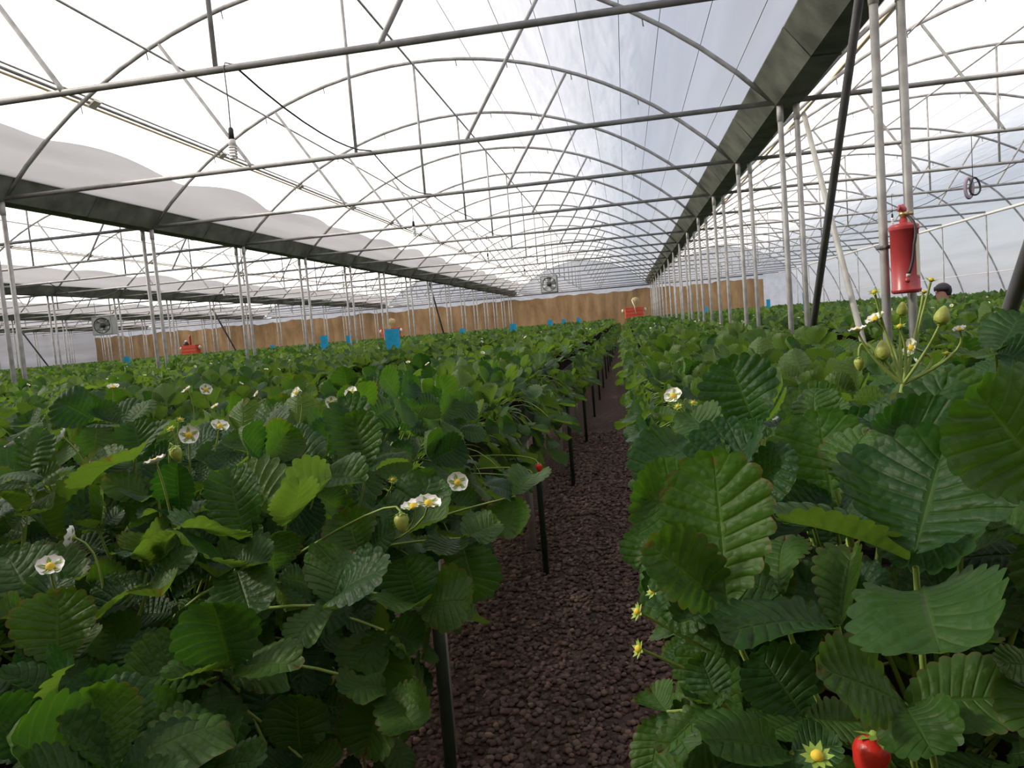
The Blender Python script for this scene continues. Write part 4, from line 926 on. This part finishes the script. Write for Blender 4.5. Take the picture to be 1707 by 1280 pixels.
# the other leaves of the plants: each takes the first stance that passes clear of its neighbours
n_detail = 0
for i, (d, x, y, rx) in enumerate(near):
    o = plants[i][0]; q = random.Random(i * 13 + 1); detail = d < 1.25
    az0 = q.uniform(0, 6.28); n = 9 if d < 3 else 8
    edge = 0
    if abs(rx) > .3: edge = 1 if rx > 0 else -1
    todo = []
    for k in range(n):
        az = az0 + k * 2.39996 + q.uniform(-.3, .3); c = pick_classes(q, n, edge)[k]; outx = -math.sin(az)
        if edge and outx * edge > .35 and q.random() < .75: c = 'D' if q.random() < .75 else 'C'
        todo.append((c, az, True))
    for c in ('DDB' if edge and d > 1.2 else ''): todo.append((c, -edge * PI / 2 + q.uniform(-.7, .7), False))
    for c, az, gate in todo:
        R0 = Matrix.Rotation(az, 4, 'Z'); lv = VAR[c][q.randrange(6)]
        if gate and blocked(o.location + (R0 @ lv.centre)): continue
        best = None
        for t in range(64):
            if t: lv = VAR[c if c == 'D' or t < 18 else 'AB'[t % 2]][q.randrange(6)]
            w = min(1, t / 8); sc = q.uniform(.85 - .13 * w, 1.18 - .22 * w) * (1 - .006 * max(0, t - 14))
            R = Matrix.Rotation(az + (q.uniform(-.55, .55) if c == 'D' else q.uniform(-2.2, 2.2)) * w, 4, 'Z') @ Matrix.Rotation(q.uniform(-.15, .15) * (1 + w) + (.1 * w if c != 'D' else 0), 4, 'X') @ Matrix.Scale(sc, 4)
            cw = o.location + (R @ lv.centre)
            if gate and t and blocked(cw): continue
            if 0 < o.location.x < .3 and cw.x < (.05 if y < 2.2 else -.02): continue           # the aisle stays open
            VF = moved(lv.touch, R, o.location); h = hits(*VF, stop=best[0] if best else 1e9)
            if best is None or h < best[0]: best = (h, lv, R, VF)
            if h == 0: break
        if best is None: continue
        put(*best[3]); place_leaf(o, best[1], best[2], detail and n_detail < 190); n_detail += detail
    if d > 1.2 and q.random() < .16:
        free_flower(o, [(o.location + Vector((q.uniform(-.09, .09), q.uniform(-.09, .09), q.uniform(.15, .23))), (q.uniform(-.6, .6), q.uniform(-.9, .1), .6)) for t in range(10)], 1.0, False, 'flower')

# leaves lower down and further in, that close the gaps between the nearest plants
def bed_top_depth(u, v):
    q = at(u, v, 1.0) - Vector((0, 0, CAMZ)); return (BTOP + .03 - CAMZ) / q.z if q.z < -1e-4 else 99.0
fq = random.Random(77)
def filler(n, ulo, uhi, vlo, vhi, dlo, dhi, side):
    for k in range(n):
        best = None
        for t in range(40):
            u, v, d = fq.uniform(ulo, uhi), fq.uniform(vlo, vhi), fq.uniform(dlo, dhi); p = at(u, v, d)
            over_bed = (p.x > .14) if side else (p.x < -.53)
            if over_bed: d = min(d, bed_top_depth(u, v) - .02); p = at(u, v, d)
            if (side and p.x < .06) or (not side and p.x > -.43) or p.z < .55: continue
            pl = nearest_plant(p + Vector((0.05 if side else -0.05, .03, 0)), side); J = p - pl.location
            P1 = Vector((J.x * .6, J.y * .6, max(J.z * .4, .02))) if over_bed else Vector((J.x * .7, J.y * .7, .16))
            cv = bez(Vector((0, 0, 0)), P1, J, 6)
            up = (V_UP * fq.uniform(.35, 1) + toward(p) * fq.uniform(.1, .8) + CR * fq.uniform(-.4, .4)) if over_bed else (V_UP * fq.uniform(.2, .6) + toward(p) * .5 + CR * ((-.8 if side else .8)))
            up.normalize(); f0 = up.orthogonal().normalized(); a0 = fq.uniform(0, 6.28); s = fq.uniform(.8, 1.05) * (1 - .008 * t); Ms = []; lf0 = fq.uniform(0, .45)
            for kk in range(3):
                dr = Quaternion(up, a0 + (0, 1.8, -1.8)[kk]) @ f0; lf = lf0 + fq.uniform(-.05, .05)
                Ms.append((mat4(J + dr * .006, dr * math.cos(lf) + up * math.sin(lf), up * math.cos(lf) - dr * math.sin(lf), s), fq.randrange(10)))
            V, F = touch_mesh([(np.array(m), TOUCH[sh]) for m, sh in Ms], cv); V = V + np.array(pl.location); h = hits(V, F, stop=best[0] if best else 1e9)
            if best is None or h < best[0]: best = (h, pl, cv, Ms, V, F)
            if h == 0: break
        if best is None: continue
        h, pl, cv, Ms, V, F = best; put(V, F)
        lo = link('leaf', MB().tube(cv, .0022, 5, caps=False).mesh('petiole', 'stalk'), pl)
        for m, sh in Ms: l = link('leaflet', LEAFLET_HI[sh], lo); l.matrix_local = m
filler(30, 1090, 1760, 790, 1300, .56, .74, True)
filler(10, 1290, 1700, 720, 810, .80, .95, True)
filler(18, 1100, 1240, 850, 1300, .56, .80, True)
filler(52, -60, 800, 760, 1320, .95, 1.25, False)
filler(16, 520, 860, 860, 1180, 1.0, 1.3, False)
filler(26, 600, 930, 660, 860, 1.25, 1.9, False)
filler(14, 0, 600, 690, 780, 1.2, 1.5, False)
filler(26, -20, 560, 960, 1300, .84, 1.0, False)

# the rest of the field: past counting, one mesh
BEDS = np.array(bed_cx); NEAR_Y = max(c[2] for c in near) + .5
# where a post, a brace or the person stands no leaf passes (x, y, half width, half length)
KEEP_OUT = [(x, node_y(n), .105, .03) for x in GX for n in range(1, 17)] + [(x, node_y(9) + 1.8, .035, .75) for x in GX[1:4]] + [(1.427, node_y(2) - .75, .035, .75), (1.665, node_y(1) + .8, .03, .7), (4.60, 11.45, .36, .34), (XWP, node_y(1), .0, .0)]
TRAPS = [(655, 568, 39), (541, 572, 26), (581, 567, 16), (771, 555, 15), (856, 550, 21), (917, 540, 14), (940, 537, 10.5), (965, 535, 10.5), (212, 605, 22), (455, 581, 11), (343, 595, 11), (1343, 501, 27), (1281, 507, 16), (1176, 517, 11), (1685, 482, 18)]
KEEP_OUT += [(at(u, v, .30 * FPX / h).x, at(u, v, .30 * FPX / h).y, .10, .045) for u, v, h in TRAPS]
KEEP_OUT += [(XWP, node_y(n), .03, .03) for n in range(1, 17)]
def far_field(lst):
    r = np.random.default_rng(21); Vs, Fs, Us = [], [], []; off = 0
    flat = {}
    for c in 'ABCD':
        for k, lv in enumerate(VAR[c]):
            Vq, Fq, Uq = lv.low; flat[(c, k)] = (Vq, Fq, Uq)
            # very far: each leaflet only its base, two sides and tip
            per = len(Vq) // 3; keep = []
            for t in range(3): keep += [t * per + 1, t * per + 2 * 3 + 0, t * per + 2 * 3 + 2, t * per + 4 * 3 + 1]
            flat[(c, k, 'x')] = (Vq[keep], np.array([(t * 4, t * 4 + 2, t * 4 + 3, t * 4 + 1) for t in range(3)]), Uq[keep])
    buckets = {}
    for (d, x, y, rx) in lst:
        n = (10 if abs(rx) > .3 else 8) if d < 9 else (6 if d < 20 else 5); az0 = r.uniform(0, 6.28)
        for k in range(n):
            c = 'ABBCABCBDC'[k]; az = az0 + 2.4 * k + r.uniform(-.3, .3)
            if abs(rx) > .3 and -math.sin(az) * rx > .1 and r.random() < .85 and d < 40: c = 'D'
            key = (c, int(r.integers(6))) + (('x',) if d > 13 else ())
            s = r.uniform(.9, 1.2) * (1.0 if d < 13 else (1.2 if d < 20 else 1.3))
            buckets.setdefault(key, []).append((x, y, BTOP, az, s))
    for key, L in buckets.items():
        Vq, Fq, Uq = flat[key]; A = np.array(L); n = len(A); c, s = np.cos(A[:, 3])[:, None], np.sin(A[:, 3])[:, None]; S = A[:, 4][:, None]
        X = (Vq[None, :, 0] * c - Vq[None, :, 1] * s) * S + A[:, 0, None]; Y = (Vq[None, :, 0] * s + Vq[None, :, 1] * c) * S + A[:, 1, None]; Z = Vq[None, :, 2] * S + A[:, 2, None]
        # over the bed: lifted clear of the substrate; past the rim: moved out until the leaf hangs free of the trough
        bx = np.array([bed_cx[np.argmin(np.abs(BEDS - v))] for v in A[:, 0]])[:, None]; rel = X - bx; low = Z.min(1) < BTOP + .012
        sgn = np.sign(rel.mean(1)); inner = (rel * sgn[:, None]).min(1)
        drop = low & (key[0] == 'D'); lift = low & ~drop
        X = X + (drop * sgn * np.clip(BEDW / 2 + .012 - inner, 0, None))[:, None]; Z = Z + (lift * (BTOP + .012 - Z.min(1)))[:, None]
        ok = np.ones(n, bool)
        for ox, oy, hw, hl in KEEP_OUT: ok &= ~((X.min(1) < ox + hw) & (X.max(1) > ox - hw) & (Y.min(1) < oy + hl) & (Y.max(1) > oy - hl))
        if len(key) == 2:
            for i in np.nonzero(ok)[0]:
                if Y[i].min() < NEAR_Y and hits(np.stack([X[i], Y[i], Z[i]], -1), Fq.tolist(), 1) > 0: ok[i] = False
        X, Y, Z = X[ok], Y[ok], Z[ok]; n = int(ok.sum())
        if not n: continue
        Vs.append(np.stack([X, Y, Z], -1).reshape(-1, 3)); Fs.append((Fq[None] + (np.arange(n) * len(Vq))[:, None, None]).reshape(-1, 4) + off); Us.append(np.tile(Uq, (n, 1))); off += n * len(Vq)
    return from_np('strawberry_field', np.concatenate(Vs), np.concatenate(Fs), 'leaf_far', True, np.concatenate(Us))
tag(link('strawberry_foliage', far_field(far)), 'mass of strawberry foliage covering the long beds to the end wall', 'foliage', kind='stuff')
# scattered blossoms far off
rr = random.Random(4); fb = MB()
fv = [v.co.copy() for v in SMALL_FLOWER.vertices]; ff = [tuple(p.vertices) for p in SMALL_FLOWER.polygons]; fm = [p.material_index for p in SMALL_FLOWER.polygons]
for (d, x, y, rx) in far:
    if d < 16 and rr.random() < .10:
        R = Matrix.Translation((x + rr.uniform(-.08, .08), y, BTOP + rr.uniform(.20, .255))) @ Matrix.Rotation(rr.uniform(0, 6), 4, 'Z') @ Matrix.Rotation(rr.uniform(.2, 1.2), 4, 'X')
        fb.tube([(x, y, bed_surface(rx) - .004), R.translation - (R.to_3x3() @ Vector((0, 0, .002)))], .0016, 3, 2, False)
        o = len(fb.v); fb.v += [tuple(R @ v) for v in fv]; fb.f += [tuple(i + o for i in f) for f in ff]; fb.m += fm
fo = link('blossom', fb.mesh('blossom', ['petal', 'flower_eye', 'calyx'])); tag(fo, 'tiny white blossoms scattered over the distant foliage', 'blossom', kind='stuff')

# ------------------------------------------------------------------ fire extinguisher strapped to the post
ex = at(1497, 434, 4.40); EXC = Vector((1.548, node_y(1) - 0.115, 0)); 
EXC = Vector((1.553, node_y(1) - 0.10, CAMZ + 0.0))
o = tag(empty('fire_extinguisher', EXC), 'red fire extinguisher with black hose strapped to the gutter post', 'extinguisher')
part('cylinder', MB().lathe([(.0, .0), (.062, .0), (.073, .006), (.077, .016), (.077, .022), (.072, .028), (.072, .345), (.0765, .3485), (.077, .352), (.077, .368), (.0765, .371), (.072, .377), (.062, .382), (.040, .387), (.022, .391), (.020, .412), (.0, .412)], 28), 'red', o)
part('valve', MB().lathe([(.0, .40), (.016, .40), (.016, .425), (.022, .428), (.022, .445), (.014, .45), (.0, .45)], 14).box((.03, 0, .437), (.04, .016, .016)), 'brass', o)
h = MB(); h.tube([(0, 0, .445), (-.004, -.004, .462), (-.012, -.008, .488)], [.017, .022, .012], 10); h.tube([(-.006, -.01, .45), (-.03, -.03, .478), (-.036, -.034, .45)], [.008, .009, .007], 8)
part('handle', h, 'pink', o)
hose = bez(Vector((.012, -.022, .425)), Vector((.05, -.085, .38)), Vector((.018, -.088, .26)), 6)[:-1] + bez(Vector((.018, -.088, .26)), Vector((.012, -.089, .16)), Vector((-.018, -.088, .10)), 6)
hs = part('hose', MB().tube(hose, .008, 8), 'rubber', o)
part('hose_collar', MB().tube([(-.018, -.088, .105), (-.020, -.088, .088)], .010, 10), 'pale_steel', hs)
part('nozzle', MB().tube([(-.020, -.088, .088), (-.023, -.088, .066), (-.026, -.088, .06)], [.009, .014, .010], 10), 'red', hs)
lb = MB(); vs = []
for k in range(7):
    a = math.radians(-62 + k * 9); 
    for z in (.095, .318): vs.append((.0735 * math.cos(a), .0735 * math.sin(a), z))
lb.add(vs, [(2 * k, 2 * k + 2, 2 * k + 3, 2 * k + 1) for k in range(6)])
part('paper_tag', lb, 'cream', o)
part('bracket', MB().tube([(-.075, .06, .27), (-.075, .13, .27)], .012, 8).box((-.075, .11, .27), (.06, .07, .02)), 'dark_steel', o)
tg = MB(); tg.tube([(.05, -.05, .098), (.05, -.055, .08)], .004, 6); part('tag_clip', tg, 'pale_steel', o)

# ------------------------------------------------------------------ hanging spiral lamps
def lamp(x, y, drop, lab):
    o = tag(empty('hanging_lamp', (x, y, TZ)), lab, 'lamp', 'spiral lamps')
    part('cord', MB().tube([(.05, .0, .02), (.01, -.02, .03), (0, -.022, 0), (.004, -.022, -drop * .6), (.0, -.022, -drop)], .004, 6), 'cable', o)
    part('socket', MB().lathe([(.0, .0), (.010, -.002), (.016, -.012), (.017, -.075), (.0, -.078)], 12, 0, (0, -.022, -drop)), 'cable', o)
    b = part('lamp_base', MB().lathe([(.018, .0), (.023, -.004), (.024, -.03), (.018, -.04), (.0, -.04)], 12, 0, (0, -.022, -drop - .078)), 'bulb', o)
    sp = [(.021 * math.cos(t) * (1 if 0 else 1), -.022 + .021 * math.sin(t), -drop - .115 - .088 * t / (10 * PI)) for t in np.linspace(0, 10 * PI, 70)]
    part('spiral_tube', MB().tube(sp, .0062, 6), 'bulb', b)
lamp(-2.40, node_y(1), .37, 'white spiral bulb in black socket hanging near the king post of the first truss')
lamp(-2.66, node_y(3) + 0.02, .30, 'spiral bulb hanging under the third truss over the aisle')
lamp(-2.6, node_y(5), .30, 'spiral bulb on a short cord under the aisle roof')
lamp(-2.55, node_y(7), .30, 'spiral bulb on a short cord under the aisle roof')
lamp(-2.55, node_y(9), .30, 'spiral bulb on a short cord under the aisle roof')
lamp(-9.7, node_y(6), .25, 'spiral bulb hanging in the bay past the first gutter')
lamp(4.9, node_y(5), .32, 'spiral bulb hanging in the bay beside the side film')

# bundle of cord hanging from a tie on the side film bay
p = at(1622, 311, 8.6); yb = node_y(3)
p = Vector((0, 0, CAMZ)) + (p - Vector((0, 0, CAMZ))) * ((yb - 0.0) / (p.y))
o = tag(empty('cord_bundle', p), 'dark looped cord bundle hanging from a tie beside the side film', 'cord')
loop = [(0.012 + .055 * math.sin(t) * (1 - .3 * math.cos(t)), -.02, .10 * math.cos(t)) for t in np.linspace(0, 2 * PI, 24)]
part('loop', MB().tube(loop, .011, 7), 'rubber', o)
loop2 = [(-.045 + .04 * math.sin(t), .0, -.01 + .115 * math.cos(t)) for t in np.linspace(0, 2 * PI, 24)]
part('loop', MB().tube(loop2, .02, 7), 'cord_grey', o)
part('tie_string', MB().tube([(0, 0, .09), (0, 0, TZ - p.z)], .004, 5), 'cable', o)

# ------------------------------------------------------------------ circulation fans
def fan(x, y, z, s, rz, lab):
    o = tag(empty('circulation_fan', (x, y, z)), lab, 'fan'); o.rotation_euler = (0, 0, rz)
    w = s / 2; hb = MB(); t = .04
    for sx in (-1, 1): hb.box((sx * (w - .01), .15, 0), (.02, .34, s))
    for sz in (-1, 1): hb.box((0, .15, sz * (w - .01)), (s, .34, .02))
    # front plate with round opening
    n = 32; ring = []; outer = []
    for k in range(n):
        a = 2 * PI * k / n; c, sn = math.cos(a), math.sin(a); m = max(abs(c), abs(sn)); outer.append((c / m * w, -.02, sn / m * w)); ring.append((c * w * .82, -.02, sn * w * .82))
    hb.add(outer + ring, [(k, (k + 1) % n, n + (k + 1) % n, n + k) for k in range(n)])
    part('housing', hb, 'fan_box', o, False)
    part('shroud', MB().tube([(w * .82 * math.cos(a), -.015, w * .82 * math.sin(a)) for a in np.linspace(0, 2 * PI, 33)], .014, 6), 'fan_dark', o)
    bl = part('hub', MB().tube([(0, .0, 0), (0, .12, 0)], w * .26, 14), 'fan_dark', o)
    for k in range(5):
        a = 2 * PI * k / 5; R = Matrix.Rotation(a, 4, 'Y'); B = MB()
        vs = [(-.05, .03, w * .2), (.05, .09, w * .2), (.10, .10, w * .76), (-.09, .01, w * .76)]
        B.add([R @ Vector(v) for v in vs] + [R @ (Vector(v) + Vector((0, .008, 0))) for v in vs], [(0, 1, 2, 3), (7, 6, 5, 4), (0, 4, 5, 1), (1, 5, 6, 2), (2, 6, 7, 3), (3, 7, 4, 0)])
        part('blade', B, 'fan_box', bl, False)
    for k in (-.5, 0, .5): part('guard_bar', MB().tube([(-w * .8, -.03, k * w), (w * .8, -.03, k * w)], .006, 5), 'fan_dark', o)
    for sx in (-1, 1): part('hanger', MB().tube([(sx * w * .8, .15, w), (sx * w * .8, .15, max(TZ - z, w + .02))], .008, 5), 'steel', o)
fan(-2.90, node_y(11) - .15, CAMZ + 1.53, .66, 0.0, 'square grey circulation fan hanging over the narrow aisle')
fan(-14.95, node_y(7) - .15, CAMZ + 1.00, .54, 0.25, 'square grey circulation fan in a bay past the second gutter')

# ------------------------------------------------------------------ blue sticky cards over the beds
trap_m = []
def trap(px, py, hpx, lab, wide=.62, tilt=0.0, bend=.02):
    d = .30 * FPX / hpx; p = at(px, py, d); H = .30; p.z = max(p.z, BTOP + .18); W = H * wide
    o = tag(empty('sticky_card', (p.x, p.y, p.z)), lab, 'sticky card', 'blue sticky cards'); o.rotation_euler = (0, tilt, 0.12 + tilt)
    V = []; n = 6
    for k in range(n + 1):
        t = k / n - .5
        for s in (-1, 1): V.append((W * t, s * .0015 + bend * math.cos(PI * t), -H / 2)); V.append((W * t, s * .0015 + bend * math.cos(PI * t) * .5, H / 2))
    F = []
    for k in range(n):
        a = 4 * k; b = a + 4; F += [(a, b, b + 1, a + 1), (a + 3, b + 3, b + 2, a + 2), (a + 1, b + 1, b + 3, a + 3), (a, a + 2, b + 2, b)]
    F += [(0, 1, 3, 2), (4 * n, 4 * n + 2, 4 * n + 3, 4 * n + 1)]
    part('card', MB().add(V, F), 'trap', o, False)
    part('wire_stake', MB().tube([(0, .02, H / 2), (0, .022, -(p.z - BTOP))], .004, 5), 'wire', o)
trap(655, 568, 39, 'largest blue sticky card, before the red framed machine')
trap(541, 572, 26, 'blue sticky card between the posts of the first gutter past the aisle', .5)
trap(581, 567, 16, 'narrow blue sticky card close behind the posts of the first gutter', .45)
trap(771, 555, 15, 'small blue sticky card before the brown wall and leaning brace', .6)
trap(856, 550, 21, 'blue sticky card below the hanging fan', .5)
trap(917, 540, 14, 'small pale blue card beside the aisle below the fan', .6)
trap(940, 537, 10.5, 'tiny blue card far along the bed by the aisle', .6)
trap(965, 535, 10.5, 'tiny blue card next to the tiny one, closer to the aisle', .6)
trap(212, 605, 22, 'curled blue sticky card below the fan past the second gutter', .45, .1, .05)
trap(455, 581, 11, 'small blue card low in the foliage before the brown wall', .8)
trap(343, 595, 11, 'small tilted blue card below the orange machine', .6, .3)
trap(1343, 501, 27, 'cyan card behind the paired posts next to the dark brace', .35)
trap(1281, 507, 16, 'narrow blue card at the corner of the brown wall', .4)
trap(1176, 517, 11, 'small cyan card behind the row of posts', .7)
trap(1685, 482, 18, 'blue card beside the side film past the crouching person', .7)

# ------------------------------------------------------------------ orange machines before the end wall
def machine(px, py, Y, lab, red_pipe, hood):
    q = at(px, py, 1.0) - Vector((0, 0, CAMZ)); p = Vector((0, 0, CAMZ)) + q * (Y / q.y)
    o = tag(empty('orange_machine', (p.x, p.y, 0)), lab, 'machine', 'orange machines before the end wall'); z0 = CAMZ - .10; z1 = CAMZ + .46
    zc = (z0 + z1) / 2; b = MB(); w, dp, h, c = .50, .26, .28, .05
    ring = [(-w + c, -dp), (w - c, -dp), (w, -dp + c), (w, dp - c), (w - c, dp), (-w + c, dp), (-w, dp - c), (-w, -dp + c)]
    b.add([(x, y, zc - h) for x, y in ring] + [(x, y, zc + h - c) for x, y in ring] + [(x * .92, y * .88, zc + h) for x, y in ring],
          [(i, (i + 1) % 8, 8 + (i + 1) % 8, 8 + i) for i in range(8)] + [(8 + i, 8 + (i + 1) % 8, 16 + (i + 1) % 8, 16 + i) for i in range(8)] + [tuple(range(7, -1, -1)), tuple(range(16, 24))])
    part('body', b, 'orange', o, False)
    for s in (-.10, .10): part('rib', MB().box((0, -.265, zc + s), (.92, .02, .04)), 'red', o, False)
    part('rim', MB().box((0, 0, zc + h - .02), (1.03, .55, .03)), 'orange', o, False)
    for s in (-1, 1):
        part('end_cap', MB().lathe([(.0, -.07), (.09, -.06), (.12, 0), (.09, .06), (.0, .07)], 14, 0, (s * .60, 0, (z0 + z1) / 2 + .12), Matrix.Rotation(PI / 2, 3, 'Y')), 'cream', o)
        for t in (-1, 1): part('leg', MB().tube([(s * .42, t * .22, 0), (s * .36, t * .14, z0 + .12)], .025, 8), 'orange', o)
    part('shelf', MB().box((0, 0, z0 - .03), (1.0, .5, .03)), 'red', o, False)
    if red_pipe: part('flue', MB().tube([(.02, 0, z1 - .05), (.02, 0, z1 + .52), (.06, 0, z1 + .58)], [.06, .055, .05], 10), 'red', o)
    if hood:
        part('hood', MB().lathe([(.06, .0), (.10, .16), (.20, .34), (.22, .52), (.15, .62), (.0, .66)], 14, 0, (.12, -.05, z1 - .10)), 'straw', o)
        part('hood_strap', MB().tube([(-.08, -.2, z1 + .42), (.02, -.3, z1 + .12), (.10, -.28, z1 - .35)], .03, 6), 'cream', o)
    else:
        part('motor', MB().lathe([(.0, .0), (.16, .0), (.17, .12), (.10, .22), (.05, .30), (.0, .31)], 14, 0, (-.28, 0, z1 - .03)), 'rubber', o)
        part('motor_cap', MB().lathe([(.0, .0), (.09, .0), (.07, .10), (.0, .12)], 12, 0, (-.22, -.04, z1 + .20)), 'cream', o)
machine(1057, 520, 41.0, 'orange machine with pale hood at the end of the aisle', False, True)
machine(318, 580, 41.0, 'orange machine with red upright pipe before the brown wall past the second gutter', True, False)
machine(652, 552, 41.0, 'orange machine with red pipe behind the largest blue card', True, True)

# ------------------------------------------------------------------ person bending over the plants by the side film
def person(base, lab):
    bx, by = base; me = bpy.data.meshes.new('person')
    J = [(0, .10, .84), (.0, .08, .94), (-.02, .02, 1.03), (-.04, -.04, 1.12), (-.07, -.10, 1.20), (-.085, -.14, 1.30), (-.09, -.16, 1.44), (-.085, -.15, 1.50),
         (.09, .05, .82), (.10, .0, .46), (.11, .06, .09), (.12, -.10, .04), (-.09, .05, .82), (-.10, .0, .46), (-.11, .06, .09), (-.12, -.10, .04),
         (.15, .0, 1.05), (.22, -.12, 1.00), (.17, -.30, 1.12), (.16, -.37, 1.14), (-.20, -.04, 1.05), (-.26, -.20, 1.02), (-.18, -.36, 1.13), (-.17, -.43, 1.15)]
    E = [(0, 1), (1, 2), (2, 3), (3, 4), (4, 5), (5, 6), (6, 7), (0, 8), (8, 9), (9, 10), (10, 11), (0, 12), (12, 13), (13, 14), (14, 15), (2, 16), (16, 17), (17, 18), (18, 19), (2, 20), (20, 21), (21, 22), (22, 23)]
    Rr = [.15, .15, .14, .09, .055, .085, .098, .075, .085, .065, .045, .04, .085, .065, .045, .04, .065, .048, .036, .034, .065, .048, .036, .034]
    me.from_pydata(J, E, []); ob = link('person_rig', me); sk = ob.modifiers.new('skin', 'SKIN'); ob.modifiers.new('sub', 'SUBSURF').levels = 2
    for k, v in enumerate(me.skin_vertices[0].data): v.radius = (Rr[k], Rr[k] * (.8 if k < 4 else 1)); v.use_root = (k == 0)
    dg = bpy.context.evaluated_depsgraph_get(); m2 = bpy.data.meshes.new_from_object(ob.evaluated_get(dg)); bpy.data.objects.remove(ob)
    for nm in ('skin', 'purple', 'dark_cloth'): m2.materials.append(M[nm])
    for p in m2.polygons:
        c = p.center; p.use_smooth = True
        p.material_index = 0 if (c.z > 1.19 and c.y < -.05 and abs(c.x + .085) < .13) or (c.y < -.33 and 1.0 < c.z < 1.2 and abs(c.x) > .1) else (1 if c.z > .84 else 2)
    o = tag(link('person', m2, None, (bx, by, 0), (0, 0, -1.1), .955), lab, 'person')
    hair = MB(); hc = Vector((-.088, -.135, 1.435)); vs = []; n, m = 16, 9
    for i in range(m + 1):
        th = PI * .70 * i / m
        for j in range(n):
            a = 2 * PI * j / n; q = Vector((math.sin(th) * math.cos(a) * .118, math.sin(th) * math.sin(a) * .125, math.cos(th) * .125))
            if q.y < -.02 and q.z < .045: q = q * .80
            vs.append(hc + q)
    hair.add(vs, [(i * n + j, (i + 1) * n + j, (i + 1) * n + (j + 1) % n, i * n + (j + 1) % n) for i in range(m) for j in range(n)])
    part('hair', hair, 'hair', o)
    part('head_scarf', MB().lathe([(.112, -.02), (.118, .01), (.114, .045), (.10, .05)], 16, 0, (-.088, -.140, 1.455)), 'hair', o)
    part('scarf', MB().lathe([(.095, -.045), (.105, -.01), (.09, .03), (.075, .04)], 14, 0, (-.075, -.11, 1.24)), 'maroon', o)
    part('nose', MB().lathe([(.0, -.02), (.014, -.012), (.010, .015), (.0, .02)], 8, 0, (-.09, -.262, 1.425)), 'skin', o)
    for s in (-1, 1): part('eye', MB().lathe([(.0, -.008), (.011, 0), (.0, .008)], 8, 0, (-.09 + s * .035, -.250, 1.445)), 'hair', o)
person((4.66, 11.45), 'person in dark purple clothing stooping among the plants beside the side film')
